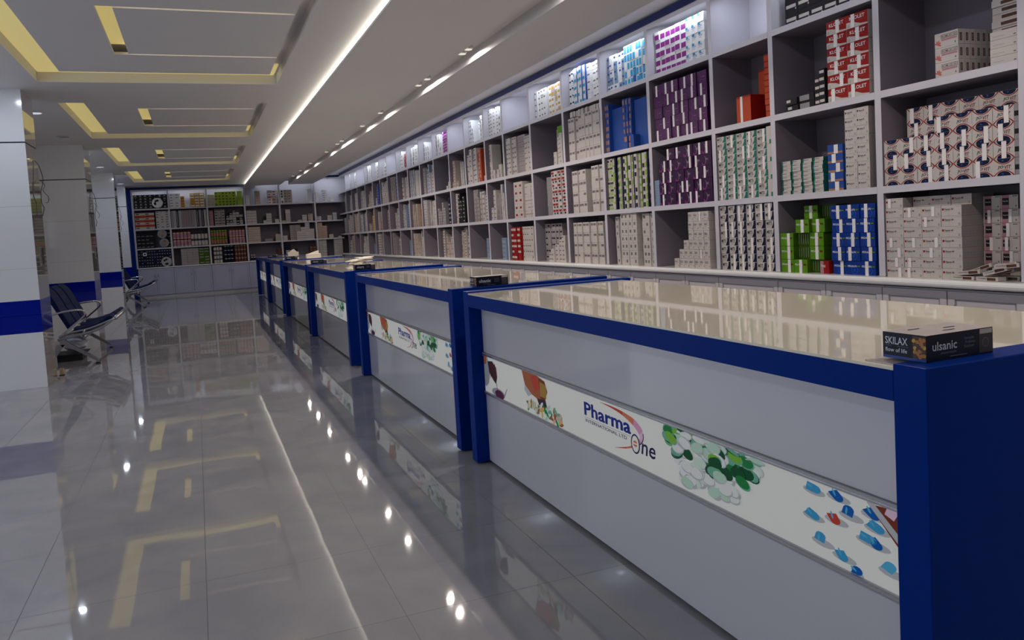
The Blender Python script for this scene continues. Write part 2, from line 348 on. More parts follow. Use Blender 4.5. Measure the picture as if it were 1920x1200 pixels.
# worktop ledge with a rounded nose, and the door cabinets below
def nose(x, z0, z1, d, n=6):
    r = (z1 - z0) / 2; return [(x + d, z1)] + [(x + r - r * math.sin(math.pi * j / n), z0 + r + r * math.cos(math.pi * j / n)) for j in range(n + 1)] + [(x + d, z0)]
q = MB(); pr_ = nose(XS - .075, .945, .998, .5); ys = (1.0, YB - .05)
for k in range(len(pr_)):
    a, c = pr_[k], pr_[(k + 1) % len(pr_)]; q.quad([(a[0], ys[0], a[1]), (c[0], ys[0], c[1]), (c[0], ys[1], c[1]), (a[0], ys[1], a[1])], M_ledge)
q.quad([(a, ys[0], c) for a, c in pr_], M_ledge)
tag(q.build('ledge'), 'white round-nosed ledge running under the right-hand shelving', 'ledge')
M_door2 = mat('bluish_cabinet_door', (.40, .42, .56), .3)
def door_mb(w, h, M_door=M_door):
    """panel door in local xz, front -y"""
    q = MB(); q.box((0, 0, 0), (w, .018, h), M_door); f = .05
    for a, c in (((0, 0), (w, f)), ((0, h - f), (w, h)), ((0, f), (f, h - f)), ((w - f, f), (w, h - f))): q.box((a[0], -.007, a[1]), (c[0], 0, c[1]), M_door)
    g = .006; i = f + .004
    for a, c in (((i, i), (w - i, i + g)), ((i, h - i - g), (w - i, h - i)), ((i, i), (i + g, h - i)), ((w - i - g, i), (w - i, h - i))): q.box((a[0], -.003, a[1]), (c[0], 0.0, c[1]), M_alu)
    return q
def handle_mb(x, z):
    q = MB(); q.tube(sm([(x, 0, z), (x, -.022, z + .012), (x, -.03, z + .055), (x, -.022, z + .098), (x, 0, z + .11)], 4), [.006] * 17, M_chrome, 8); return q
def cabinet(loc, rz, w, doors, label, group, hz, h=.83, z0=.09, dm=M_door):
    r = empty('base_cabinet', loc, label, 'cabinet', group, rz)
    q = MB(); q.box((.002, .021, z0), (w - .002, .42, z0 + h + .01), M_white); q.build('carcass', r)
    q = MB(); q.box((.002, .05, 0), (w - .002, .40, z0), M_gap if rz else M_white); q.build('plinth', r)
    x = .004
    for n, dw in enumerate(doors):
        d = door_mb(dw - .008, h, dm); d = d.build('door', r, bevel=.002); d.location = (x, 0, z0)
        hx = dw - .055 if n % 2 == 0 else .045
        handle_mb(hx, hz - z0).build('handle', d, smooth=True); x += dw
    return r
bays_txt = R8
for i in range(len(UP) - 1):
    w = UP[i + 1] - UP[i]
    dd = [w] if i == 4 else [w / 2, w / 2]
    cabinet((XS + .0, UP[i + 1], 0), -math.pi / 2, w, dd, 'pale panelled base cabinet under the right-hand shelving, number ' + str(i + 1) + ' from the near end', 'panelled cabinets along the right wall', .72)
# ------------------------------------------------------------ shelving on the back wall
BX = [-1.69, -.68, .42, 1.54, 2.61, 3.73, XS + .03]
bun = empty('shelving', (-1.69, YB, 0), 'white open shelving across the back wall with blue side post', 'shelving')
for x in BX[:-1]:
    q = MB(); q.box((x - .025, YB, .94), (x + .025, YB + DEP, 3.50 if x > 1.6 else 3.30), M_shelf); P(q, 'upright', bun)
ZK = [.935, 1.50, 2.085, 2.70, 3.28]
for z in ZK[1:4]:
    for i in range(6):
        q = MB(); q.box((BX[i] + .0252, YB, z - .02), (BX[i + 1] - (.0252 if i < 5 else 0), YB + DEP - .001, z + .02), M_shelf, [None, None, None, None, M_shelf if z > 2.6 else M_shelfshade, M_shelfshade]); P(q, 'shelf_board', bun)  # inner board faces coloured as shaded, as on the right wall
q = MB(); q.box((-1.70, YB + DEP, .936), (XS + .4, YB + DEP + .015, 2.7), M_backshade); q.box((-1.70, YB + DEP, 2.7), (XS + .4, YB + DEP + .015, 3.5), M_shelf); P(q, 'back_panel', bun)  # lower back coloured as shaded, lit top row pale
q = MB(); q.box((-1.72, YB - .002, 3.25), (1.9, YB + .03, 3.295), M_shelf); q.box((1.9, YB - .002, 3.46), (XS - .03, YB + .03, 3.50), M_shelf); q.box((-1.72, YB + .03, 3.28), (1.9, YB + DEP, 3.295), M_shelf); P(q, 'top_rail', bun)
q = MB(); q.box((-1.80, YB - .03, 3.297), (1.55, YB - .002, 3.365), M_crown); q.box((3.71, YB - .03, 3.502), (XS - .022, YB - .002, 3.57), M_crown); P(q, 'crown_trim', bun)
q = MB(); q.box((-1.80, YB - .02, 0), (-1.7165, YB + .42, 3.297), M_blue); P(q, 'side_post', bun)
for i in range(6):
    x0, x1 = BX[i] + .05, BX[i + 1] - .05
    area('shelf_lamp', ((x0 + x1) / 2, YB + .035, 3.235 if i < 3 else 3.44), x1 - x0, 1.8, (.80, .88, 1.0), (math.radians(35), 0, 0), .02)
q = MB(); q.box((-1.71, YB - .03, .905), (XS - .08, YB + .438, .934), M_ledge); tag(q.build('ledge', bevel=.004), 'white ledge under the back wall shelving', 'ledge')
for i in range(6):
    w = BX[i + 1] - BX[i] if i < 5 else XS - .03 - BX[5]
    cabinet((BX[i], YB + .0, 0), 0, w, [w / 2, w / 2], 'white base cabinet with two doors on the back wall, ' + R8(i) + ' from the blue post', 'cabinets along the back wall', .62, h=.80, dm=M_door2)

# ------------------------------------------------------------ service counters
XC = 1.577
E_ = lambda n, c, s=1.0: mat('print_' + n, tuple(v * .35 for v in c), .3, emit=s, ecol=tuple(v * .26 for v in c), spec=.2)
K = {n: E_(n, c) for n, c in dict(white=(1.0, 1.0, .97), blue=(.0, .02, .28), navy=(.01, .01, .10), red=(.62, .06, .04), orange=(.75, .22, .12), pink=(.80, .38, .62), lilac=(.86, .62, .80), plum=(.10, .01, .06), brown=(.22, .04, .02), brown2=(.45, .13, .05), dark=(.03, .02, .03), teal=(.18, .50, .38), mint=(.55, .80, .66), lmint=(.72, .88, .80), green=(.01, .25, .06), dgreen=(.0, .09, .03), lime=(.22, .55, .05), offw=(.88, .92, .93), grey=(.55, .58, .62), cyan=(.05, .38, .72), sky=(.10, .50, .80), royal=(.0, .12, .50), yellow=(.75, .55, .10), skin=(.85, .55, .42), silver=(.38, .40, .45)).items()}
def art():
    """lightbox print in local coords: x 0..3.2 from the far end, z 0..0.25, front -y"""
    q = MB(); q.rect(0, 0, 3.22, .232, K['white'], -.0004)
    Y = lambda n: -.0006 - n * .0004
    U = lambda y: 4.64 - y
    # syrup bottle and spoon
    q.poly([(.0, .232), (.06, .232), (.085, .19), (.10, .12), (.07, .06), (.02, .03), (0, .04)], K['silver'], Y(0)); q.poly([(0, .232), (.05, .232), (.04, .18), (0, .17)], K['brown2'], Y(1))
    q.poly([(.07, .20), (.15, .21), (.215, .18), (.225, .12), (.20, .075), (.16, .09), (.09, .13)], K['dark'], Y(1))
    for j in range(4): q.poly([(.10 + j * .03, .20), (.108 + j * .03, .20), (.12 + j * .03, .10), (.112 + j * .03, .10)], K['brown'], Y(2))
    q.poly([(.205, .08), (.213, .08), (.222, .035), (.215, .035)], K['plum'], Y(2))
    q.ell(.23, .022, .11, .030, K['silver'], Y(0)); q.ell(.25, .018, .075, .026, K['plum'], Y(1)); q.poly([(.32, .02), (.34, .02), (.385, .075), (.375, .075)], K['silver'], Y(0))
    # amber bottle with spilled tablets
    q.poly([(.62, .232), (.80, .232), (.93, .21), (.96, .16), (.93, .11), (.88, .09), (.75, .11), (.66, .15)], K['brown2'], Y(1))
    q.poly([(.74, .21), (.82, .225), (.86, .16), (.80, .13)], K['red'], Y(2)); q.poly([(.85, .215), (.93, .21), (.96, .16), (.93, .11), (.87, .10)], K['brown'], Y(2))
    for j in range(6): q.poly([(.87 + j * .014, .20 - j * .002), (.876 + j * .014, .20 - j * .002), (.876 + j * .014, .12), (.87 + j * .014, .12)], K['yellow'], Y(3))
    q.poly([(.66, .15), (.75, .11), (.70, .09), (.65, .12)], K['grey'], Y(2)); q.poly([(.82, .10), (.93, .11), (.95, .07), (.86, .05)], K['dark'], Y(2))
    rr = random.Random(3)
    for j in range(60):
        u = .70 + rr.random() * .42; z = .012 + rr.random() * (.075 - abs(u - .95) * .12); c = rr.choice(['teal', 'skin', 'yellow', 'mint', 'green', 'offw', 'brown2'])
        q.ell(u, z, .026, .010, K[c], Y(3) - .00005 * j, rr.random() * 3, 10)
    # the emblem and name
    x0 = U(3.265)
    q.text('Pharma', x0, .125, .42, .063, K['blue'], Y(1)); q.text('Pharma', x0 + .006, .125, .42, .063, K['blue'], Y(1) - .0002)
    q.text('Pharma', x0 + .003, .1265, .42, .063, K['blue'], Y(1) - .0004)
    q.rect(x0 + .005, .115, .415, .0012, K['navy'], Y(1)); q.text('INTERNATIONAL LTD', x0 + .01, .094, .38, .015, K['navy'], Y(1))
    C = [(x0 + .16, .215, .001), (x0 + .27, .212, .009), (x0 + .36, .203, .017), (x0 + .45, .183, .030), (x0 + .505, .150, .036), (x0 + .50, .115, .026), (x0 + .44, .08, .012), (x0 + .38, .058, .007), (x0 + .28, .035, .001)]
    n = len(C); cs = ['red', 'red', 'orange', 'pink', 'lilac', 'pink', 'orange', 'red']
    S = sm([Vector(c) for c in C], 6); T = []
    for i, c in enumerate(S):
        t = (S[min(i + 1, len(S) - 1)] - S[max(i - 1, 0)]); t.z = 0; t.normalize(); T.append(Vector((-t.y, t.x, 0)) * c.z * .5)
    for i in range(len(S) - 1):
        a, c = S[i], S[i + 1]; q.poly([(a.x + T[i].x, a.y + T[i].y), (c.x + T[i + 1].x, c.y + T[i + 1].y), (c.x - T[i + 1].x, c.y - T[i + 1].y), (a.x - T[i].x, a.y - T[i].y)], K[cs[min(7, i // 6)]], Y(0))
    for i in range(25, 34):
        a, c = S[i], S[i + 1]; q.poly([(a.x + T[i].x, a.y + T[i].y), (c.x + T[i + 1].x, c.y + T[i + 1].y), (c.x + T[i + 1].x * .6, c.y + T[i + 1].y * .6), (a.x + T[i].x * .6, a.y + T[i].y * .6)], K['plum'], Y(1))
    ox, oz = x0 + .458, .093; q.ell(ox, oz, .036, .042, K['navy'], Y(2), 0, 28); q.ell(ox, oz, .028, .035, K['white'], Y(3), 0, 28)
    q.ell(ox, oz + .004, .016, .010, K['orange'], Y(4), 0, 12, .0, math.pi); q.ell(ox, oz - .002, .016, .010, K['orange'], Y(4), 0, 12, math.pi, 2 * math.pi)
    q.text('ne', ox + .045, .062, .105, .048, K['navy'], Y(2), shear=.18)
    # green and white tablets
    rr = random.Random(11); o = U(2.56)
    for j in range(150):
        u = rr.random() * .56; z = .235 - rr.random() ** 1.1 * .2 
        if abs(u - .26) > .30 - (.235 - z) * .65: continue
        c = rr.choice(['lmint', 'offw', 'offw', 'mint', 'offw', 'teal', 'lime', 'green', 'dgreen']) if z > .12 else rr.choice(['offw', 'lmint', 'offw', 'mint'])
        ry = min(.021, .232 - z); ry = max(ry, .004)
        if z + ry > .232: z = .232 - ry
        q.ell(o + u + .002, z - .003, .040, ry, K['grey' if c in ('offw', 'lmint', 'mint') else 'teal' if c in ('lime', 'green') else 'dgreen'], Y(1) - .00006 * j, rr.random() * .6 - .3, 14)
        q.ell(o + u, z, .037, ry * .92, K[c], Y(1) - .00006 * j - .00003, rr.random() * .6 - .3, 14)
    # blue capsules
    for (y, z, c, an) in ((1.80, .205, 'cyan', -.2), (1.705, .212, 'royal', -1.0), (1.805, .125, 'cyan', -.6), (1.66, .172, 'royal', 1.4), (1.715, .142, 'red', -1.2), (1.58, .20, 'royal', -.9), (1.57, .165, 'cyan', -.6), (1.60, .122, 'cyan', -.2), (1.572, .12, 'royal', -1.0), (1.77, .058, 'cyan', 1.4), (1.69, .042, 'cyan', -1.2), (1.64, .012, 'royal', -.4), (1.525, .062, 'sky', 1.2)):
        u = U(y); dx, dz = math.cos(an), math.sin(an) * .9
        L = .046 if z > .03 else .02; q.ell(u + .012, z - .010, L, .012, K['grey'], Y(0), 0, 12)
        p = [(u - dx * L * .4 - dz * .022, z - dz * L * .4 * .5 + dx * .013), (u + dx * L * .4 - dz * .022, z + dz * L * .4 * .5 + dx * .013), (u + dx * L * .4 + dz * .022, z + dz * L * .4 * .5 - dx * .013), (u - dx * L * .4 + dz * .022, z - dz * L * .4 * .5 - dx * .013)]
        q.poly([(a, max(.002, min(.23, b_))) for a, b_ in p], K[c], Y(2)); q.ell(u + dx * L * .45, max(.014, z + dz * L * .22), .020, .0125, K[c], Y(2) - .0001, 0, 12)
        q.ell(u - .004, max(.012, z + .004), .012, .004, K['sky'], Y(3), an, 8)
    q.poly([(3.055, .222), (3.16, .232), (3.20, .232), (3.20, .09), (3.165, .12)], K['brown'], Y(4) - .001); q.poly([(3.05, .225), (3.07, .232), (3.20, .13), (3.19, .11)], K['grey'], Y(4) - .0012); q.poly([(3.12, .232), (3.16, .232), (3.14, .20), (3.11, .21)], K['lilac'], Y(4) - .0014)
    return q.mesh('lightbox_print')
ART = art()
cpos = [(1.337, 4.742), (4.97, 8.37), (8.97, 12.31), (12.45, 15.95), (16.42, 19.95), (20.1, 23.3)]
for k, (ya, yb) in enumerate(cpos):
    xb = 2.76; n = ['nearest', 'second', 'third', 'fourth', 'fifth', 'farthest'][k]
    r = empty('service_counter', (XC, ya, 0), n + ' blue-framed service counter with lit strip and cream top' + (', lettered Pharma One' if k < 2 else ''), 'counter', 'service counters in a row')
    L = yb - ya
    for y in (0, L - .095):
        q = MB(); q.box((0, y, .012), (xb - XC, y + .095, 1.113), M_blue); q.build('end_panel', r, bevel=.003)
    q = MB(); q.box((.0, .0952, 1.018), (.06, L - .0952, 1.095), M_blue); q.build('front_rail', r, bevel=.002)
    q = MB(); q.box((.002, .0953, 1.0952), (2.69 - XC, L - .0953, 1.1035), M_top); q.box((.0602, .0953, 1.07), (2.69 - XC, L - .0953, 1.0950), M_top); q.build('worktop', r)
    q = MB(); q.box((.085, .0953, .02), (.10, L - .0953, .455), M_panel); q.box((.085, .0953, .722), (.10, L - .0953, 1.0178), M_panel); q.build('front_panel', r)
    q = MB(); q.box((.14, .1, 0), (.16, L - .1, .45), M_gap); q.box((.10, .0953, .02), (.115, L - .0953, 1.065), M_white); q.build('plinth', r)
    q = MB()
    for z in (.455, .702): q.box((.074, .0953, z), (.0845, L - .0953, z + .018), M_alu); q.box((.072, .0953, z + .006), (.074, L - .0953, z + .010), M_chrome)
    q.build('trim_rail', r)
    lb = bpy.data.objects.new('lit_print', ART); COL.objects.link(lb); lb.parent = r; lb.rotation_euler = (0, 0, -math.pi / 2)
    lb.location = (.083, L - .096, .472); lb.scale = ((L - .192) / 3.22, 1, 1)
    q = MB(); q.box((1.07, .0953, .02), (1.088, L - .0953, 1.069), M_white); q.build('back_panel', r)

# ------------------------------------------------------------ boxes standing on the counters
M_sk = mat('black_glossy_card', (.005, .006, .018), .35, spec=.25); M_skr = mat('card_royal_edge', (.0, .05, .30), .3); M_skt = mat('white_card_lid', (.52, .46, .44), .4)
M_am = mat('amber_print', (.45, .17, .03), .4); M_am2 = mat('brown_print', (.06, .02, .01), .4); M_am3 = mat('yellow_print', (.6, .38, .05), .4); M_lt = mat('pale_lettering', (.62, .66, .74), .5); M_lt2 = mat('dim_lettering', (.12, .14, .20), .5); M_brn = mat('brown_card', (.05, .035, .03), .4)
def promo():
    r = MB(); w, d, h = .235, .125, .066
    r.box((0, 0, 0), (w, d, h), M_sk, [None, None, None, None, M_skt, None])
    r.rect(.185, .004, .05, h - .012, M_brn, -.0005); r.rect(.187, h - .014, .045, .012, M_skt, -.0008)
    r.text('ulsanic', .02, .026, .085, .022, M_lt, -.0012); r.text('essentials', .048, .016, .055, .006, M_lt2, -.0012)
    for j, t in enumerate(('Versatile', 'Probiotic', 'Sachet')): r.text(t, .13 + (j % 2) * .004, .044 - j * .010, .036, .007, M_lt2, -.0012)
    r.rect(.08, .007, .06, .002, M_lt2, -.001)
    r.ell(.208, .03, .012, .012, M_lt2, -.0008, 0, 16); r.ell(.208, .03, .010, .010, M_brn, -.001, 0, 16)
    # short side faces -x : build in swapped coordinates
    s = MB(); s.rect(0, .0, d, .007, M_skr, -.0006); s.text('SKILAX', .008, .036, .066, .019, M_lt); s.text('Sodium', .008, .031, .018, .0035, M_lt2); s.text('Tablets & Drops', .042, .030, .034, .0035, M_lt2)
    s.text('flow of life', .008, .0165, .064, .0105, M_lt)
    s.rect(.088, .007, .037, h - .011, M_am2, -.0005); rr = random.Random(5)
    for j in range(26): s.ell(.091 + rr.random() * .031, .012 + rr.random() * .045, .005, .0055, rr.choice([M_am, M_am3, M_am, M_am2]), -.0007 - j * .00003, rr.random() * 3, 8)
    i = len(r.v); r.v += [(y, d - x, z) for x, y, z in s.v]; 
    for f, m in zip(s.f, s.m): r.f.append(tuple(i + j for j in f)); r.m.append(r.mi(s.mats[m]))
    t = [(.05, .09), (.14, .06), (.10, .03)]
    for x, y in t: r.quad([(x, y, h + .0005), (x + .04, y, h + .0005), (x + .045, y + .008, h + .0005), (x + .004, y + .008, h + .0005)], M_sk)
    return r.mesh('promo_box')
PB = promo()
for k, (x, y, rz, lab) in enumerate([(1.635, 1.385, .02, 'black SKILAX box lettered ulsanic on the nearest counter corner'), (1.76, 4.985, .02, 'black ulsanic box on the near corner of the second counter'), (1.70, 8.99, 0, 'small black ulsanic box on the third counter corner'), (1.68, 12.47, 0, 'small dark box with orange print on the fourth counter'), (1.70, 16.44, 0, 'small dark box on the fifth counter corner'), (1.66, 20.12, 0, 'small dark box on the farthest counter')]):
    o = bpy.data.objects.new('medicine_box_display', PB); o.name = 'promotional_box'; COL.objects.link(o); o.location = (x, y, 1.1131 if k else 1.1135); o.rotation_euler = (0, 0, rz)
    tag(o, lab, 'box', 'black promotional boxes on the counters')
    if k in (0,): pass
q = MB(); q.box((0, 0, 0), (.13, .10, .0035), M_skt); tag(q.build('leaflet', loc=(1.595, 1.434, 1.1036)), 'folded white leaflet poking out under the nearest black box', 'leaflet')
q = MB(); q.box((0, 0, 0), (.03, .02, .055), M_tape); q.box((-.01, -.01, -.02), (.04, .03, 0), M_tape); o = q.build('card_holder', loc=(2.15, 5.12, 1.1238)); tag(o, 'tiny white card stand behind the second counter box', 'card holder')
# tissue boxes and papers
M_tis = mat('cream_tissue_box', (.80, .74, .62), .6)
def tissue(w, d, h, peak):
    q = MB(); a = .06 * w
    q.box((0, 0, 0), (w, d, h), M_tis); b0 = [(.15 * w, .3 * d, h), (.85 * w, .3 * d, h), (.85 * w, .7 * d, h), (.15 * w, .7 * d, h)]; t0 = [(peak * w - .1 * w, .4 * d, h * 1.55), (peak * w + .1 * w, .4 * d, h * 1.65), (peak * w + .08 * w, .6 * d, h * 1.6), (peak * w - .1 * w, .6 * d, h * 1.5)]
    for j in range(4): q.quad([b0[j], b0[(j + 1) % 4], t0[(j + 1) % 4], t0[j]], M_tis)
    q.quad(t0, M_tis); return q
o = tissue(.26, .13, .11, .5).build('tissue_box', loc=(2.18, 20.4, 1.1036), bevel=.01); tag(o, 'cream tissue box on the farthest counter', 'tissue box')
o = tissue(.30, .14, .10, .8).build('tissue_box', loc=(2.14, 16.6, 1.1036), bevel=.01); tag(o, 'cream tissue box with raised sheet on the fifth counter', 'tissue box')
q = MB(); rr = random.Random(4); pts = []
for j in range(7):
    x, y = 2.1 + rr.random() * .25, 11.2 + rr.random() * .5; c = Vector((x, y, 1.12 + .012 * j)); a = rr.random() * 3; q.obox(c, (Vector((math.cos(a), math.sin(a), .1)), Vector((-math.sin(a), math.cos(a), 0)), Vector((-.1, 0, 1)).normalized()), (.11, .08, .004), M_tis)
tag(q.build('paper_pile'), 'loose pile of cream papers on the third counter', 'papers')

# ------------------------------------------------------------ waiting benches
def bench(y0, label, n=3, sc=1.0):
    p = .60; L = n * p; r = empty('waiting_bench', (-1.4, y0, 0), label, 'bench', 'waiting benches by the pillars')
    X = lambda x: x + 1.4
    q = MB(); q.tube([(X(-1.48), .0, .385), (X(-1.48), L, .385)], .032, M_steel, 10); q.build('beam', r, smooth=True)
    for y in (.03, L - .03):
        q = MB(); w = .022
        def plate(pts, t=.022):
            a = [(x_, y - t, z_) for x_, z_ in pts]; c = [(x_, y + t, z_) for x_, z_ in pts]; N = len(pts)
            q.quad(a, M_steel); q.quad(c[::-1], M_steel)
            for j in range(N): q.quad([a[j], c[j], c[(j + 1) % N], a[(j + 1) % N]], M_steel)
        plate([(X(-1.80), .37), (X(-1.76), .27), (X(-1.66), .25), (X(-1.355), .035), (X(-1.335), .02), (X(-1.33), .05), (X(-1.36), .085), (X(-1.66), .31), (X(-1.72), .37)])
        plate([(X(-1.72), .30), (X(-1.78), .22), (X(-1.93), .02), (X(-1.96), .02), (X(-1.93), .07), (X(-1.82), .30)]); q.build('leg', r)
        q = MB(); q.lathe((X(-1.345), y, 0), [(.03, 0), (.032, .012), (.02, .022)], M_rubber, 12); q.lathe((X(-1.945), y, 0), [(.03, 0), (.032, .012), (.02, .022)], M_rubber, 12); q.build('foot', r)
    for y in [0, L] + [p * j for j in range(1, n)]:
        q = MB(); S = .014
        q.tube(sm([(X(-1.80), y, .37), (X(-1.62), y, .40), (X(-1.30), y, .47), (X(-1.10), y, .60)], 4), .017, M_steel, 8)
        q.tube([(X(-1.79), y, .36), (X(-1.60), y, .50)], .013, M_steel, 8); q.tube(sm([(X(-1.66), y, .45), (X(-1.40), y, .49), (X(-1.12), y, .585)], 4), .013, M_steel, 8)
        q.tube([(X(-1.50), y, .42), (X(-1.47), y, .48)], .016, M_steel, 8); q.build('side_frame', r, smooth=True)
        if y in (0, L):
            q = MB(); q.tube(sm([(X(-1.78), y, .40), (X(-1.62), y, .53), (X(-1.47), y, .655), (X(-1.455), y, .70), (X(-1.48), y, .735), (X(-1.56), y, .745), (X(-1.70), y, .735), (X(-1.87), y, .70)], 5), .014, M_chrome, 10); q.build('armrest', r, smooth=True)
    q = MB(); q.tube([(X(-1.085), -.01, .60), (X(-1.085), L + .01, .60)], .028, M_steel, 12); q.build('front_tube', r, smooth=True)
    for j in range(n):
        y1, y2 = j * p + .035, (j + 1) * p - .035
        def pad(pts, th, name):
            q = MB(); P2 = sm([Vector((a, 0, c)) for a, c in pts], 5); N = len(P2); ring = []
            for i in range(N):
                t = (P2[min(i + 1, N - 1)] - P2[max(i - 1, 0)]).normalized(); nn = Vector((-t.z, 0, t.x)); 
                s_ = th * (1 - .12 * (1 if i % 10 == 0 else 0)) * (.55 if i in (0, N - 1) else 1)
                a, b_ = P2[i] + nn * s_, P2[i]
                ring.append([(b_.x, y1, b_.z), (b_.x, y2, b_.z), (a.x, y2 - .012, a.z), (a.x, y1 + .012, a.z)])
            base = len(q.v)
            for g in ring: q.v += g
            k = q.mi(M_pad)
            for i in range(N - 1):
                for e in range(4): q.f.append((base + 4 * i + e, base + 4 * (i + 1) + e, base + 4 * (i + 1) + (e + 1) % 4, base + 4 * i + (e + 1) % 4)); q.m.append(k)
            q.f.append((base, base + 1, base + 2, base + 3)); q.m.append(k); q.f.append(tuple(base + 4 * (N - 1) + e for e in (3, 2, 1, 0))); q.m.append(k)
            q.build(name, r, smooth=False, bevel=.006)
        pad([(X(-1.66), .44), (X(-1.5), .445), (X(-1.3), .50), (X(-1.12), .60)], .05, 'seat')
        pad([(X(-1.98), 1.02), (X(-1.90), .95), (X(-1.80), .75), (X(-1.68), .50)], .055, 'backrest')
    return r
bench(11.66, 'navy padded three-seat steel bench behind the nearest pillar')
bench(21.95, 'navy padded three-seat steel bench before the back shelving')
# things under the near bench
M_bag = mat('white_plastic_bag', (.75, .78, .85), .3); q = MB(); rr = random.Random(8); c = Vector((-1.70, 12.45, .225)); N1, N2 = 9, 14
for i in range(N1):
    th = math.pi * i / (N1 - 1)
    for j in range(N2):
        ph = 2 * math.pi * j / N2; R_ = .15 * (1 + .35 * (rr.random() - .5)); q.v.append((c.x + R_ * math.sin(th) * math.cos(ph), c.y + R_ * 1.3 * math.sin(th) * math.sin(ph), c.z + .095 * math.cos(th) * (1 + .2 * rr.random())))
k = q.mi(M_bag)
for i in range(N1 - 1):
    for j in range(N2): q.f.append((i * N2 + j, (i + 1) * N2 + j, (i + 1) * N2 + (j + 1) % N2, i * N2 + (j + 1) % N2)); q.m.append(k)
tag(q.build('plastic_bag'), 'crumpled white plastic bag under the near bench', 'bag')
q = MB(); q.box((-1.92, 12.25, 0.0), (-1.60, 12.68, .085), M_black); q.box((-1.95, 12.2, .085), (-1.55, 12.72, .10), M_black); tag(q.build('storage_box', bevel=.004), 'low black box with lid under the near bench', 'box')
q = MB(); q.box((-1.69, 10.87, .012), (-1.645, 10.93, .085), mat('pale_wood', (.42, .30, .15), .6)); q.box((-1.695, 10.865, 0), (-1.64, 10.935, .012), M_rubber); tag(q.build('wooden_block', bevel=.003), 'small wooden block on the floor at the foot of the nearest pillar', 'wooden block')
# ------------------------------------------------------------ medicine boxes
C = lambda n, c, r=.5, **k: mat('card_' + n, c, r, spec=.15, **k)
c_w = C('white', (.53, .485, .455)); c_w2 = C('bright_white', (.74, .74, .74)); c_cr = C('cream', (.47, .39, .33)); c_gr = C('grey', (.28, .26, .27)); c_dk = C('black', (.012, .011, .014)); c_red = C('red', (.27, .008, .006)); c_or = C('orange', (.42, .055, .015)); c_bl = C('blue', (.002, .032, .24), .25, coat=.4); c_bl2 = C('mid_blue', (.02, .07, .30)); c_nv = C('navy', (.005, .008, .035)); c_gn = C('green', (.09, .24, .008), .3); c_gn2 = C('dark_green', (.045, .11, .006), .4); c_tl = C('teal', (.015, .15, .12)); c_pu = C('purple', (.075, .018, .085)); c_pd = C('dark_purple', (.035, .008, .045)); c_lb = C('pale_blue', (.22, .30, .42)); c_br = C('brown', (.10, .045, .03)); c_yl = C('yellow', (.50, .28, .03)); c_pk = C('pink', (.40, .20, .24)); c_mg = C('magenta', (.22, .02, .20)); c_sk = C('sky', (.03, .30, .52)); c_ln = C('print_grey', (.17, .145, .14)); c_ink = C('print_black', (.02, .018, .02)); c_li = C('print_lilac', (.32, .24, .34)); c_lm = C('lime', (.25, .42, .04)); c_sd = C('stack_side', (.33, .29, .29)); c_redk = C('dark_red_print', (.16, .01, .01)); c_tan = C('tan', (.36, .17, .10))
def jovit():
    q = MB(); w, h, d = .1345, .1055, .12; q.box((0, 0, 0), (w - .002, d, h - .001), c_w); m = w / 2
    def lens(W, H, zc, up, m_, y):
        n = 9; pts = [(m + W * (2 * i / (n - 1) - 1), zc + up * H * (1 - (2 * i / (n - 1) - 1) ** 2)) for i in range(n)]
        q.poly(pts if up < 0 else pts[::-1], m_, y)
    for zc, up in ((0.0005, 1), (h - .0015, -1)):
        lens(.068, .036, zc, up, c_red, -.0006); lens(.058, .031, zc, up, c_w, -.0009); q.ell(m, zc, .043, .028, c_nv, -.0012, 0, 14, *((0, math.pi) if up > 0 else (math.pi, 2 * math.pi)))
        q.ell(m - .008, zc + up * .012, .007, .005, c_bl2, -.0015, 0, 8)
    q.text('JO', .026, .040, .036, .023, c_ink, -.0012, shear=.2); q.text('VIT', .066, .040, .042, .023, c_redk, -.0012, shear=.2); q.rect(.03, .0345, .09, .0012, c_ln)
    return q, w, h
def klolet():
    q = MB(); w, h, d = .197, .1, .2; q.box((0, 0, 0), (w - .003, d, h - .002), c_red, [None, c_w, None, c_w, c_w, None])
    q.poly([(0, 0), (w - .003, 0), (w - .003, .010), (.13, .016), (.08, .034), (.02, .046), (0, .044)], c_w); q.ell(.02, .018, .008, .010, c_ln, -.0012, 0, 10); q.ell(.02, .018, .005, .007, c_w, -.0014, 0, 10)
    q.text('KLOLET', .028, .056, .14, .026, c_w2); q.text('Tablets', .09, .040, .06, .009, c_or); return q, w, h
def pega(col, side=None):
    def f():
        q = MB(); w, h, d = (.139, .106, .16) if col is c_bl else (.150, .108, .16); q.box((0, 0, 0), (w - .002, d, h - .002), col, [None, c_gn2 if col is c_gn else None, None, None, None, None])
        k2 = C('blue_swirl', (.006, .055, .33)) if col is c_bl else C('green_swirl', (.13, .30, .02))
        for j, rr_ in enumerate((.034, .024, .014)): q.ell(w * .55, h * .33, rr_, rr_, k2 if j % 2 == 0 else col, -.0005 - j * .0002, 0, 16)
        q.text('PEGALIN', .012, h * .54, .085, .015, c_w2); q.rect(.10, h * .545, .034, .013, c_ink, -.001); q.rect(.104, h * .565, .024, .008, c_red if col is c_gn else c_gn, -.0013); return q, w, h
    return f
def striped(base, dark, w=.15, h=.108, n=6, d=.14):
    def f():
        q = MB(); q.box((0, 0, 0), (w - .002, d, h - .002), base); s = w / n
        for j in range(n): q.rect(j * s + s * .84, .001, s * .16, h - .004, dark); q.rect(j * s + s * .35, .015, s * .14, h - .03, c_sd if base is not c_bl2 else c_lb, -.0008)
        return q, w, h
    return f
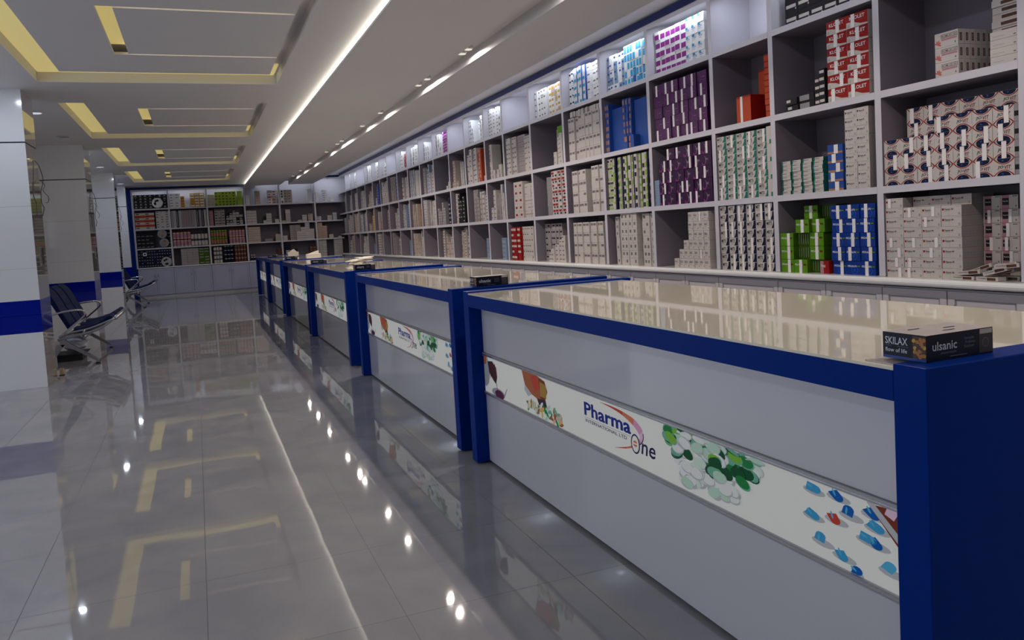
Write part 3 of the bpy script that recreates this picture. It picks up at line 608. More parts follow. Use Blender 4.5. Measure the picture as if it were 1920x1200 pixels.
def mits(col, w, h):
    def f():
        q = MB(); q.box((0, 0, 0), (w - .003, .15, h - .002), c_w, [None, c_w, None, col, None, None]); hh = h / 2
        for k in (0, 1):
            z = k * hh + .002; q.poly([(w - .003, z), (w - .003, z + hh - .004), (w - .030, z + hh - .004), (w - .034, z + hh * .5), (w - .056, z)], col, -.0006)
            q.poly([(0, z + hh - .008), (.010, z + hh - .002), (0, z + hh - .002)], col); q.text('MITS', .010, z + hh * .36, .064, hh * .42, c_ink)
            q.rect(.012, z + hh * .24, .06, .0018, c_ln); q.rect(.012, z + hh * .12, .05, .0018, c_ln)
        return q, w, h
    return f
def purple(a, lab):
    def f():
        q = MB(); w, h, d = .15, .115, .16; q.box((0, 0, 0), (w - .003, d, h - .002), a, [None, c_pd, None, c_pd, None, None])
        q.ell(.02, .05, .045, .045, c_li if lab else c_mg, -.0005, 0, 18, -1.2, 1.2); q.ell(.014, .05, .045, .046, a, -.0007, 0, 18, -1.3, 1.3)
        if lab: q.text('180', .055, .052, .04, .018, c_li); q.rect(.055, .044, .05, .0025, c_mg, -.001)
        else: q.rect(.075, .055, .045, .003, c_li, -.001); q.rect(.10, .02, .02, .008, c_mg, -.001)
        q.poly([(0, 0), (.05, 0), (.02, .02), (0, .035)], c_mg if lab else c_pd, -.0009); return q, w, h
    return f
def famot(w=.147, h=.069, t='Famot 40', deep=.2, dots=True):
    def f():
        q = MB(); q.box((0, 0, 0), (w - .002, deep, h - .001), c_w, [None, c_sd, None, None, None, None]); s = h / .069
        q.rect(.006, h * .52, .013 * s, .014 * s, c_red if t[-2:] == '40' else c_br); q.text(t, .026, h * .54, w * .42, .012 * s, c_ink); q.rect(.026, h * .46, .035, .0014, c_ln)
        q.ell(w - .018, .014 * s, .006 * s, .008 * s, c_ln, -.0006, 0, 12); q.ell(w - .018, .014 * s, .003 * s, .005 * s, c_w, -.0009, 0, 10); q.rect(w - .04, h - .010, .03, .0012, c_ln)
        q.rect(w * .38, .001, .0008, h * .42, c_ln, -.0005)
        if dots:
            for j in range(int(deep / .03)):
                for zz in (.18, .42): x = w - .0014; y0 = .012 + j * .03; q.quad([(x, y0, h * zz), (x, y0 + .012, h * zz), (x, y0 + .012, h * (zz + .14)), (x, y0, h * (zz + .14))], c_gr)
                y0 = j * .03; q.quad([(x, y0, .001), (x, y0 + .0012, .001), (x, y0 + .0012, h - .002), (x, y0, h - .002)], c_gr)
        return q, w, h
    return f
def generic(base, w, h, d=.15, label=None, lcol=None, band=None, bandc=None, side=None, lines=2, dot=None):
    def f():
        q = MB(); q.box((0, 0, 0), (w - .002, d, h - .0015), base, [None, side, None, side, None, None])
        if band: q.rect(band[0] * w, band[1] * h, band[2] * w - .002, band[3] * h - .0015, bandc, -.0005)
        if label:
            q.text(label, .09 * w, .5 * h, .5 * w, .26 * h, lcol or c_ink)
        for j in range(lines): q.rect(.09 * w, (.34 - .14 * j) * h, .4 * w, .03 * h, c_ln, -.0008)
        if dot: q.ell(.85 * w, .22 * h, .05 * w, .08 * h, dot, -.0008, 0, 8)
        return q, w, h
    return f
def tape_mesh(h, w):
    k = ('tape', round(h, 3), round(w, 3))
    if k not in CACHE: q = MB(); q.box((0, -.0032, .0), (w, -.0018, h - .003), M_tape); CACHE[k] = q.mesh('tape_strip')
    return CACHE[k]
CACHE = {}; COUNT = {}
def kind_mesh(key, fn):
    if key not in CACHE: q, w, h = fn(); CACHE[key] = (q.mesh(key), w, h)
    return CACHE[key]
prng = random.Random(21)
ORD = ['bottom', 'second', 'third', 'fourth', 'fifth', 'sixth', 'seventh', 'eighth', 'ninth', 'tenth', 'eleventh', 'twelfth', 'thirteenth', 'fourteenth', 'fifteenth', 'sixteenth']
def put(name, key, fn, desc, where, grp, yl, z0, cols, rows, sb=.012, tape=0., jx=.004, pitch=None, rowf=None, cat='box', tw=.03, turn=0.):
    """stand boxes in columns and rows; yl is the world y of the left edge, rows an int or one count per column"""
    me, w, h = kind_mesh(key, fn); w = pitch or w
    for c in range(cols):
        n = rows[c] if isinstance(rows, (list, tuple)) else rows; n0 = 0
        if isinstance(n, tuple): n0, n = n
        for r in range(n0, n):
            o = bpy.data.objects.new(name, me); COL.objects.link(o)
            o.location = (XS + sb + prng.random() * jx, yl - c * w - prng.uniform(0, .002), z0 + r * h); o.rotation_euler = (0, 0, -math.pi / 2 + turn * prng.uniform(-1, 1))
            tag(o, '%s, %s row up, %s from left%s' % (desc, ORD[r], R8(c), where) if cols > 1 else '%s, %s one up%s' % (desc, ORD[r], where), cat, grp)
            if prng.random() < tape:
                t = bpy.data.objects.new('tape_strip', tape_mesh(h, tw)); COL.objects.link(t); t.parent = o; t.location = (prng.uniform(.12, .82) * (w - tw), 0, 0)
CARTON, BOX = 'medicine_carton', 'medicine_box'  # both names stand for the same kind, medicine boxes
Z0, Z1, Z2, Z3 = .9985, 1.6405, 2.3105, 3.0055
# bay 0 (nearest)
def leafbox():
    q = MB(); w, h, d = .168, .094, .05; q.box((0, 0, 0), (w - .002, d, h - .0015), c_w)
    q.rect(.045, .056, .115, .024, c_br, -.0006); q.rect(.048, .059, .109, .018, c_w, -.0009); q.text('ROMI-30/150', .052, .061, .10, .013, c_ink, -.0012); q.rect(.048, .040, .11, .012, c_pk, -.0006)
    for j in range(5): a = -.3 + j * .75; q.ell(.022 + .012 * math.cos(a), .022 + .014 * math.sin(a), .014, .006, c_pkr, -.0008, a, 8)
    q.ell(w - .022, .018, .005, .007, c_ln, -.0008, 0, 10); x = w - .0014; q.quad([(x, .014, .02), (x, .034, .02), (x, .034, .07), (x, .014, .07)], c_br); q.quad([(x, .020, .026), (x, .028, .026), (x, .028, .064), (x, .020, .064)], c_sd)
    q.quad([(x, 0, 0), (x, .002, 0), (x, .002, h - .002), (x, 0, h - .002)], c_gr); return q, w, h
c_pkr = C('pale_red', (.50, .13, .11))
put(BOX, 'redleaf', leafbox, 'white carton with red leaf print', '', 'red-leaf cartons on the upper right shelf', 3.77, Z2, 1, 3, .012, jx=.001)
for k in range(1, 8):
    for r in range(3):
        me, w, h = kind_mesh('redleaf', None); o = bpy.data.objects.new(BOX, me); COL.objects.link(o); o.location = (XS + .013 + k * .0505, 3.77 - .003, Z2 + r * h); o.rotation_euler = (0, 0, -math.pi / 2)
        tag(o, 'white red-leaf carton, %s behind the front one, %s layer' % (R8(k), ORD[r]), 'box', 'red-leaf cartons on the upper right shelf')
put(BOX, 'striplab', generic(c_w, .20, .043, .18, None, None, (.30, .25, .55, .5), c_br, c_w2, 0), 'flat white carton with brown bar', ' at the upper right', 'brown-bar cartons on the upper right shelf', 3.52, Z2, 1, 14, .20, jx=.012)
put(BOX, 'striplow', generic(c_w, .18, .05, .14, None, None, None, None, c_w2, 1, c_ln), 'low white carton stack', ' at the upper right', 'low cartons on the upper right shelf', 3.40, Z2, 1, 4, .02)
JD = 'eye-printed JOVIT carton'
put(CARTON, 'jovit', jovit, JD, ' of the front stack', 'JOVIT cartons', 4.195, Z1, 7, [3, 3, 3, 4, 4, 4, 4], .012, .72)
put(CARTON, 'jovit', jovit, JD, ' of the rear stack', 'JOVIT cartons', 4.115, Z1, 6, [(3, 5)] * 3 + [(4, 5)] * 3, .145, .6)
put(CARTON, 'jovitdark', generic(c_gr, .034, .1055, .2, None, None, (0, .3, 1, .3), c_dk, None, 0), 'dark carton end standing beside the JOVIT stack', '', 'dark carton ends', 3.253, Z1, 1, 4, .012)
FD = 'wide white Famot carton above the ledge'
put(BOX, 'famot40', famot(), FD, '', 'Famot 40 cartons', 4.195, Z0, 4, [8, 7, 7, 7], .012, .55, tw=.024)
put(BOX, 'famot40', famot(), FD, ' set back', 'Famot 40 cartons', 4.044, Z0, 3, [(7, 8)] * 3, .10)
def pep():
    q = MB(); w, h = .115, .088; q.box((0, 0, 0), (w - .002, .11, h - .002), c_w, [None, c_gr, None, None, None, None]); q.rect(.006, 0, .05, h - .002, c_pk, -.0004)
    q.rect(.012, .024, .042, .044, c_ink, -.0008); q.text('Pepride', .016, .042, .034, .010, c_w2, -.0014); q.rect(.078, h - .012, .03, .004, c_ink); q.ell(w - .016, .016, .005, .006, c_ln); return q, w, h
put(BOX, 'pepride', pep, 'Pepride carton with dark square', '', 'Pepride cartons', 3.60, Z0, 3, [6, 6, 5], .20, .5, tw=.022)
CM = generic(c_w, .15, .026, .07, 'Coldene', c_ink, (.5, .15, .4, .7), c_br, None, 0)
me, w, h = kind_mesh('scatter', CM)
for k, (dx, y, z, rz, tl) in enumerate([(.0, 3.66, 0, .06, 0), (.0, 3.49, 0, -.05, 0), (.09, 3.61, .0, .05, 0), (.0, 3.62, .028, .1, .10), (.08, 3.42, .0, .05, .0), (.085, 3.44, .028, -.1, .2), (.0, 3.44, .028, .1, .28), (.09, 3.60, .030, .1, .35), (.0, 3.37, .075, .1, .1), (.08, 3.42, .075, -.1, .12)]):
    o = bpy.data.objects.new(BOX, me); COL.objects.link(o); o.location = (XS + dx - .02, y, Z0 + .001 + z); o.rotation_euler = (0, -tl, -math.pi / 2 + rz)
    tag(o, 'loose slim carton in the tumbled pile, %s in it' % R8(k), 'box', 'loose cartons on the ledge')
# bay 1
put(CARTON, 'klolet', klolet, 'red and white carton lettered KLOLET', '', 'KLOLET cartons', 4.695, Z2, 2, 6, .012, .85, tw=.034)
BK = generic(c_dk, .125, .055, .13, None, None, (.06, .35, .38, .42), c_w, None, 0)
put(BOX, 'black', BK, 'black carton with white label', ' left of KLOLET', 'black cartons beside the red ones', 5.17, Z2, 1, 2, .03, jx=.02)
BN = generic(c_dk, .064, .055, .13, None, None, (.12, .35, .76, .42), c_w, None, 0)
put(BOX, 'blackn', BN, 'small black carton with white label', ' of the lower pile', 'black cartons beside the red ones', 4.865, Z2, 1, [4], .04)
put(BOX, 'blackn', BN, 'small black carton with white label', ' touching the KLOLET stack', 'black cartons beside the red ones', 4.797, Z2, 1, [5], .02)
put(BOX, 'blackside', generic(c_dk, .17, .062, .12, None, None, (.08, .12, .62, .7), c_gr, None, 0), 'black carton with grey window turned sideways', '', 'dark sideways cartons', 5.05, Z2, 1, 2, .05)
put(BOX, 'famot20', famot(.112, .0655, 'Famot 20', .15, False), 'narrow white Famot carton on the middle shelf', '', 'Famot 20 cartons', 4.545, Z1, 2, 9, .012, 0)
TF = lambda: generic(c_w, .105, .0305, .14, 'Neil-2', c_ink, (0, 0, .16, 1), c_tl, c_tl, 0)()
put(BOX, 'tealflat', TF, 'flat white and teal carton', '', 'flat teal cartons', 5.235, Z1, 4, [9, 9, 9, 9], .012, jx=.012, pitch=.118)
put(BOX, 'bluesilver', generic(c_bl2, .15, .07, .15, None, None, (0, .0, 1, .25), c_tan, c_bl2, 0), 'royal blue carton with orange strip', '', 'blue and orange cartons', 4.72, Z1, 1, 5, .012, .9, tw=.04)
put(CARTON, 'pegblue', pega(c_bl), 'blue PEGALIN bundle', '', 'blue PEGALIN bundles', 4.715, Z0, 3, 5, .012, .95, jx=.02)
G, GS = pega(c_gn), striped(c_gn2, C('green_gap', (.01, .03, .002)), .15, .108, 6)
for key, fn, desc, cells in (('peggreen', G, 'green PEGALIN bundle', [(0, 0), (0, 1.), (1, 0), (1, 2.), (2, 0), (2, 2.), (3, 1.2), (3, 2.1), (4, 1.15)]), ('peggs', GS, 'striped green carton edges', [(0, 2.), (1, 1.), (2, 1.), (3, 3.05), (4, 2.1), (2, 3.0), (1, 3.0), (0, 3.0 - .0)])):
    for n, (r, c) in enumerate(cells):
        me, w, h = kind_mesh(key, fn); o = bpy.data.objects.new(CARTON, me); COL.objects.link(o)
        back = .012 + (.05 if key == 'peggs' else 0) + (.10 if r == 4 else 0) + (.03 if c > 1.9 and key == 'peggreen' else 0) 
        wid = 1.0
        o.location = (XS + back, 5.268 - c * .1505, Z0 + r * .1085); o.rotation_euler = (0, 0, -math.pi / 2)
        if c >= 3: o.location.x = XS + .19; o.location.y = 5.268 - 3.0 * .1505 - .002
        tag(o, '%s, %s row, %s from left' % (desc, ORD[r], R8(int(c))), 'box', 'green PEGALIN bundles')
        if key == 'peggreen': t = bpy.data.objects.new('tape_strip', tape_mesh(h, .032)); COL.objects.link(t); t.parent = o; t.location = (.08 if c < 1 else .06, 0, 0)
put(BOX, 'redsmall', generic(c_red, .09, .10, .12, 'Vonaz', c_w2, (0, 0, .4, 1), c_pk, None, 0), 'small red and pink carton between green and blue bundles', '', 'red cartons between the bundles', 4.835, Z0, 1, [(0, 1)], .012)
BT = generic(c_dk, .14, .105, .2, None, None, (.08, .35, .8, .26), c_w, None, 0, c_w)
put(CARTON, 'blacktop', BT, 'black bundle with white label, lit top shelf', '', 'black bundles on the top shelf', 5.19, Z3, 6, 3, .07)
# bay 2
OR = generic(c_or, .19, .23, .2, None, None, (.0, .93, 1, .07), c_red, c_red, 0)
put(CARTON, 'orangebig', OR, 'large orange carton in front', '', 'orange cartons', 5.78, Z2, 1, 1, .02, 1, tw=.03)
put(CARTON, 'orangebig', OR, 'large orange carton behind', '', 'orange cartons', 5.73, Z2, 1, 2, .232, 1, tw=.03)
put(CARTON, 'orangetall', generic(c_or, .08, .052, .2, None, None, (0, .8, 1, .2), c_red, None, 0), 'flat orange carton in the right-hand pile', '', 'flat orange cartons', 5.41, Z2, 1, 10, .02, jx=.01)
put(CARTON, 'mitsgreen', mits(c_tl, .136, .1165), 'white and teal MITS bundle', '', 'teal MITS bundles', 6.07, Z1, 5, 5, .012, .55, jx=.008, tw=.028)
put(CARTON, 'mitsside', generic(c_w, .068, .148, .14, None, None, (.55, 0, .3, .25), c_tl, c_w, 0), 'teal MITS bundle turned on end at the right', '', 'teal MITS bundles', 5.40, Z1, 1, 4, .012)
put(CARTON, 'mitsblack', mits(c_nv, .1235, .147), 'white and navy MITS bundle', '', 'navy MITS bundles', 6.07, Z0, 6, 4, .012, .5, jx=.008, tw=.028)
# bay 3
put(CARTON, 'purpleU', purple(c_pu, False), 'purple bundle on the upper shelf', '', 'purple bundles', 7.10, Z2, 6, 5, .012, .85, tw=.03, jx=.015)
put(CARTON, 'purpleM', purple(c_pd, True), 'dark purple bundle on the middle shelf', '', 'dark purple bundles', 7.06, Z1, 6, [4, 5, 5, 5, 5, 5], .012, .75, tw=.03, jx=.015)
put(BOX, 'pbflat', generic(c_lb, .085, .027, .14, None, None, None, None, None, 1), 'pale blue flat carton left of the purple bundles', '', 'pale blue flat cartons', 7.148, Z1, 1, 10, .012)
SW = generic(c_w, .085, .0925, .12, 'NOXA-50', c_ln, None, None, None, 1, c_red)
put(BOX, 'smallwhite', SW, 'small cream carton of the stepped stack', '', 'stepped cream cartons', 6.84, Z0, 7, [1, 2, 3, 6, 6, 6, 6], .012, .15, jx=.01, tw=.02)
put(BOX, 'purptop', generic(c_w2, .09, .088, .15, None, None, (.05, .05, .9, .6), c_mg, c_w2, 0), 'magenta-printed carton, lit top shelf', '', 'magenta print cartons', 7.12, Z3, 6, 5, .07, 0, jx=.02)
put(BOX, 'bluecorner', generic(c_w2, .10, .088, .15, 'LCD-6', c_bl2, (.0, .7, .35, .3), c_sk, c_w2, 1), 'blue-cornered carton, lit top shelf', '', 'blue corner cartons', 6.57, Z3, 3, 5, .07, 0, jx=.01)
# ------------------------------------------------------------ the remaining far stock, as one heap of stock
STU = MB()
def stuff_box(M4, w, h, d, base, lab=None, band=None, side=None, top=None):
    """front at y=0 in local coordinates; M4 places it"""
    i = len(STU.v); P_ = [(0, 0, 0), (w, 0, 0), (w, d, 0), (0, d, 0), (0, 0, h), (w, 0, h), (w, d, h), (0, d, h)]
    STU.v += [tuple(M4 @ Vector(p)) for p in P_]
    for k, f in enumerate([(0, 1, 5, 4), (1, 2, 6, 5), (3, 0, 4, 7), (4, 5, 6, 7)]):
        STU.f.append(tuple(i + j for j in f)); STU.m.append(STU.mi((base, side or base, side or base, top or side or base)[k]))
    for r in (lab, band):
        if r: x, z, a, b_, m, yy = r; STU.quad([M4 @ Vector(p) for p in ((x * w, yy, z * h), ((x + a) * w, yy, z * h), ((x + a) * w, yy, (z + b_) * h), (x * w, yy, (z + b_) * h))], m)
gr = random.Random(5)
def wallM(y, z, sb, rz=0): return Matrix.Translation((XS + sb, y, z)) @ Matrix.Rotation(-math.pi / 2 + rz, 4, 'Z')
def backM(x, z, sb, rz=0): return Matrix.Translation((x, YB + sb, z)) @ Matrix.Rotation(rz, 4, 'Z')
def heap(MF, sgn, p0, z0, cols, rows, w, h, base, lab=None, labc=None, band=None, bandc=None, side=None, sb=.015, d=.16, jit=.006, alt=None):
    for c in range(cols):
        n = rows[c] if isinstance(rows, (list, tuple)) else rows
        jw = gr.uniform(0, .03) if jit > .005 else 0
        for r in range(n):
            b_ = alt if alt and gr.random() < .3 else base
            L = None if not lab or gr.random() < .12 else (lab[0] + gr.uniform(-.03, .03), lab[1], lab[2], lab[3], labc, -.0012)
            B = None if not band else (band[0], band[1], band[2], band[3], bandc, -.0007)
            stuff_box(MF(p0 + sgn * c * w, z0 + r * h, sb + jw + gr.random() * jit, gr.uniform(-.02, .02)), w * .985, h * .985, d, b_, L, B, side)
def WL(p0, z0, *a, **k):
    if z0 == Z3 and 'sb' not in k: k['sb'] = .07
    heap(wallM, -1, p0, z0, *a, **k)
BL = lambda *a, **k: heap(backM, 1, *a, **k)
tiny = (.12, .5, .45, .25)
# bay 4 (7.18..8.21)
WL(8.17, Z3, 5, 5, .085, .083, c_w2, tiny, c_bl2, side=c_w2, alt=c_lb); WL(7.76, Z3, 8, 5, .062, .09, c_w2, (.1, .05, .75, .8), c_sk, alt=c_bl2, side=c_w2, sb=.06)
WL(8.17, Z2, 2, 7, .045, .08, c_bl2, (.1, .2, .7, .6), c_tan, side=c_bl2); WL(8.08, Z2, 1, 1, .3, .50, c_bl2, side=c_bl2, sb=.05, d=.3); WL(7.78, Z2, 3, 7, .055, .08, c_bl2, (.2, .2, .5, .6), c_tan, side=c_bl2, sb=.03); WL(7.60, Z2, 1, 1, .36, .53, c_bl2, side=c_bl2, sb=.08, d=.3); WL(7.72, Z2, 3, 2, .07, .07, c_bl2, (.1, .1, .8, .8), c_tan, side=c_bl2, sb=.0)
WL(8.17, Z1, 3, 7, .045, .085, c_w, (.1, .55, .8, .3), c_ink, (.1, .05, .5, .4), c_lm); 
for j in range(6): WL(8.035 - j * .137, Z1, 1, 7, .045, .085, c_w if j % 2 else c_lm, (.1, .1, .75, .7), c_lm if j % 2 else c_w); WL(7.99 - j * .137, Z1, 1, 7, .03, .085, c_nv, None); WL(7.96 - j * .137, Z1, 1, 7, .058, .085, c_w, (.1, .1, .7, .55), c_nv if j % 2 else c_ink)
WL(8.10, Z0, 2, 7, .075, .08, c_w, (.35, .35, .35, .4), c_ln, sb=.06); WL(7.92, Z0, 4, 7, .09, .085, c_w, (.3, .35, .35, .4), c_ln); WL(7.50, Z0, 3, 7, .085, .082, c_w, (.3, .35, .4, .4), c_ln, sb=.03)
# bay 5 (8.21..9.23)
WL(9.19, Z3, 2, 5, .10, .09, c_w2, tiny, c_nv); WL(9.0, Z3, 5, 5, .07, .09, c_w2, (.1, .08, .75, .4), c_sk, sb=.03, side=c_bl2); WL(8.66, Z3, 4, 5, .105, .09, c_w2, (.2, .4, .6, .2), c_ln)
for rr_, zz in ((Z2, 4), (Z1, 4)): WL(9.12, rr_, 3 if rr_ == Z2 else 5, 4, .085, .135, c_w, (.12, .62, .72, .22), c_ln); WL(8.86 if rr_ == Z2 else 8.58, rr_, 6 if rr_ == Z2 else 3, 4, .092, .14, c_w, (.12, .66, .72, .2), c_ln)
WL(9.08, Z2 + .55, 16, 1, .05, .07, c_w, (.85, 0, .15, 1), c_ln, sb=.02); WL(8.70, Z1, 1, 1, .1, .52, c_sd, side=c_sd, sb=.1)
WL(9.15, Z0, 9, 4, .092, .13, c_w, (.12, .66, .75, .2), c_ln)
# bay 6 (9.23..10.3)
WL(10.26, Z3, 4, 5, .10, .08, c_w2, tiny, c_ln); WL(9.82, Z3, 4, 5, .10, .08, c_w2, (.2, .3, .6, .4), c_yl, alt=c_cr)
WL(9.62, Z2, 3, [3, 8, 7], .10, .058, c_w, tiny, c_gr, side=c_w); WL(9.48, Z2 + .36, 1, 2, .16, .07, c_gn, side=c_gn)
WL(10.08, Z1, 1, 9, .25, .06, c_gr, side=c_sd, sb=.1); WL(9.74, Z1, 4, 7, .10, .085, c_w, (.1, .5, .8, .35), c_red, (.4, .1, .5, .3), c_nv, side=c_w)
WL(10.24, Z0, 6, 6, .10, .088, c_sd, (.15, .55, .6, .25), c_nv, side=c_gr, sb=.1); WL(9.95, Z0, 5, [2, 3, 4, 5, 6], .11, .06, c_w, tiny, c_ln)
# bay 7
WL(10.64, Z3, 3, 0, .1, .1, c_w2)
WL(11.28, Z2, 4, 8, .09, .07, c_w, (.15, .5, .6, .3), c_ln, side=c_w); WL(10.90, Z2, 1, 8, .28, .07, c_sd, (.05, .45, .9, .1), c_ln, sb=.05); WL(10.60, Z2, 3, 7, .085, .073, c_w, tiny, c_ln)
WL(11.12, Z1, 2, 5, .17, .11, c_w, (.3, .3, .4, .3), c_red, side=c_w); WL(10.76, Z1, 3, 5, .13, .10, c_w, (.05, .45, .9, .08), c_ln, sb=.04)
WL(11.31, Z0, 3, 6, .13, .085, c_red, (.08, .35, .8, .4), c_w, side=c_red); WL(10.90, Z0, 5, 6, .09, .085, c_w, tiny, c_ln, sb=.03)
# further bays: mixed stock
pal = [(c_w, c_ln, c_w), (c_cr, c_ln, c_cr), (c_w, c_br, c_sd), (c_sd, c_ln, c_gr), (c_w, c_bl2, c_w), (c_w, c_ink, c_w), (c_cr, c_br, c_tan), (c_gr, c_w, c_gr), (c_w, c_gr, c_lb)]
acc = {(8, 2): c_lm, (9, 2): c_or, (11, 3): c_mg, (12, 2): c_lb, (12, 3): c_bl, (15, 2): c_bl2, (17, 2): c_bl2, (13, 1): c_tan, (16, 1): c_br, (18, 1): c_yl, (10, 1): c_dk, (14, 3): c_red, (22, 1): c_br, (23, 1): c_lb, (17, 1): c_or, (11, 1): c_nv, (13, 2): c_w}
emptyish = {(7, 3), (10, 3), (15, 3), (19, 3), (9, 0), (8, 0), (12, 0), (14, 0), (16, 0), (18, 0), (11, 2), (20, 0), (22, 0), (23, 0)}
TOPZ = {0: Z0, 1: Z1, 2: Z2, 3: Z3}; HH = {0: .56, 1: .58, 2: .60, 3: .44}
for bay in range(8, 25):
    ya, yb = UP[bay + 2] if bay + 2 < len(UP) else YB, UP[bay + 3] if bay + 3 < len(UP) else YB
    if ya >= YB - .05: continue
    for row in range(4):
        yl = yb - .03; wid = yb - ya - .06; H_ = HH[row]
        if (bay, row) in emptyish:
            if row == 3: continue
            n = gr.randint(1, 3); WL(ya + .03 + n * .1 + .02, TOPZ[row], n, [gr.randint(1, 5) for _ in range(n)], .10, .07, gr.choice([c_w, c_cr, c_lb]), tiny, c_ln); continue
        used_ = gr.uniform(0, .12); extra = .05 if row == 3 else 0
        a = acc.get((bay, row)); done = False
        while used_ < wid - .12:
            n = gr.randint(2, 4); w_ = gr.choice([.07, .085, .10, .12]); n = min(n, int((wid - used_) / w_))
            if n < 1: break
            h_ = gr.choice([.055, .07, .085, .10]); full = int(H_ / h_); rows = [max(1, full - gr.choice([0, 0, 0, 1, 2])) for _ in range(n)] if gr.random() < .8 else [gr.randint(1, full) for _ in range(n)]
            base, lc, sd = gr.choice(pal)
            if row == 3: base = c_w2; sd = c_w2
            if a and not done and used_ > wid * .25: base, lc, sd = a, c_w, a; done = True
            WL(yl - used_, TOPZ[row], n, rows, w_, h_, base, gr.choice([tiny, (.1, .55, .7, .25), (.3, .3, .4, .4), (.05, .1, .3, .8)]), lc, side=sd, sb=gr.choice([.015, .015, .05, .1]) + extra)
            used_ += n * w_ + gr.choice([0, 0, .02, .10])
# back wall stock
ZBk = [.9345, 1.5205, 2.1055, 2.7205]
def bx(i): return BX[i] + .04
BL(bx(0), ZBk[3], 7, 5, .135, .085, c_dk, (.2, .35, .5, .2), c_w, (.3, .62, .3, .25), c_gr)
BL(bx(1), ZBk[3], 2, 5, .15, .085, c_w2, tiny, c_ln); BL(bx(1) + .31, ZBk[3], 1, 4, .11, .085, c_yl, (.1, .1, .8, .3), c_or); BL(bx(1) + .43, ZBk[3], 1, 1, .12, .11, c_w2); BL(bx(1) + .58, ZBk[3], 3, 5, .14, .085, c_yl, (.1, .2, .8, .5), c_w2, (.35, .0, .3, .2), c_br)
BL(bx(2), ZBk[3], 2, 4, .10, .09, c_cr, tiny, c_lm); BL(bx(2) + .21, ZBk[3], 6, 5, .105, .088, c_lm, (.1, .15, .5, .5), c_gn2, (.0, .75, 1, .2), c_yl); BL(bx(2) + .88, ZBk[3], 1, 5, .14, .088, c_lm, tiny, c_yl)
BL(bx(3), ZBk[3], 1, 3, .12, .1, c_w2); BL(bx(3) + .30, ZBk[3], 1, 6, .15, .07, c_cr, tiny, c_pk); BL(bx(3) + .68, ZBk[3], 2, 5, .14, .085, c_w2, (.1, .3, .6, .3), c_red, alt=c_cr)
BL(bx(4), ZBk[3], 1, 5, .12, .085, c_w2, (.3, .1, .4, .8), c_br); BL(bx(4) + .13, ZBk[3], 2, 5, .12, .085, c_cr, tiny, c_bl2); BL(bx(4) + .86, ZBk[3], 1, 6, .14, .07, c_w2)
BL(bx(5), ZBk[3], 1, 3, .1, .1, c_w2); BL(bx(5) + .22, ZBk[3], 1, 5, .15, .075, c_w2, tiny, c_ln); BL(bx(5) + .48, ZBk[3], 1, 2, .13, .07, c_w2)
for j in range(7): heap(lambda x, z, sb, rz=0, j=j: backM(x, z + j * .07, sb, rz), 1, bx(0), ZBk[2], 2, 1, .27, .07, c_or if j % 2 else c_w, (.1, .3, .35, .4), c_ink if j % 2 == 0 else c_red); BL(bx(0) + .58, ZBk[2], 3, 7, .135, .075, c_w, tiny, c_ink)
for j in range(14): BL(bx(1) + j * .073, ZBk[2], 1, 1, .07, .53, [c_gr, c_w, c_nv, c_w, c_gr, c_pk, c_gr, c_pk, c_gr, c_w, c_nv, c_gr, c_nv, c_w][j], (.3, .05, .3, .9), c_sd)
BL(bx(2), ZBk[2], 1, 6, .12, .08, c_pk, tiny, c_ln); BL(bx(2) + .16, ZBk[2], 3, 6, .10, .085, c_sd, (.1, .6, .8, .3), c_br); BL(bx(2) + .50, ZBk[2], 5, [4, 5, 6, 5, 4], .10, .08, c_gr, (.1, .3, .7, .3), c_w, alt=c_dk)
BL(bx(3), ZBk[2], 2, 5, .15, .085, c_w, (0, .8, 1, .2), c_gr); BL(bx(3) + .50, ZBk[2], 1, 1, .1, .1, c_w); BL(bx(3) + .60, ZBk[2], 1, 4, .16, .08, c_w, (0, .8, 1, .2), c_gr); BL(bx(3) + .86, ZBk[2], 1, 1, .13, .12, c_w)
BL(bx(4), ZBk[2], 1, 1, .12, .06, c_w); BL(bx(4) + .13, ZBk[2], 1, 8, .15, .052, c_w, (0, .75, 1, .25), c_gr); BL(bx(4) + .50, ZBk[2], 1, 1, .14, .06, c_w); BL(bx(4) + .65, ZBk[2], 1, 4, .15, .055, c_w, (0, .75, 1, .25), c_gr); BL(bx(4) + .84, ZBk[2], 1, [3], .15, .08, c_cr, tiny, c_ln)
BL(bx(5), ZBk[2], 1, 2, .14, .07, c_w, tiny, c_bl2); BL(bx(5) + .34, ZBk[2], 1, 2, .15, .08, c_cr); BL(bx(5) + .52, ZBk[2], 1, 5, .13, .05, c_w, (0, .7, 1, .3), c_lb)
BL(bx(3), ZBk[1], 2, 7, .19, .07, c_cr, (0, .85, 1, .15), c_tan); BL(bx(3) + .50, ZBk[1], 2, 1, .12, .09, c_gr); BL(bx(3) + .84, ZBk[1], 1, 3, .2, .075, c_cr)
BL(bx(4), ZBk[1], 1, 2, .14, .08, c_w); BL(bx(4) + .24, ZBk[1], 2, [7, 7], .17, .07, c_sd, tiny, c_cr, sb=.12); BL(bx(4) + .44, ZBk[1], 4, [4, 6, 8, 5], .14, .068, c_w, (.1, .75, .8, .2), c_gr)
BL(bx(5), ZBk[1], 2, [10, 8], .15, .052, c_cr, (0, .55, 1, .4), c_tan); BL(bx(5) + .36, ZBk[1], 1, 2, .14, .06, c_w); BL(bx(5) + .66, ZBk[1], 1, 1, .1, .05, c_w)
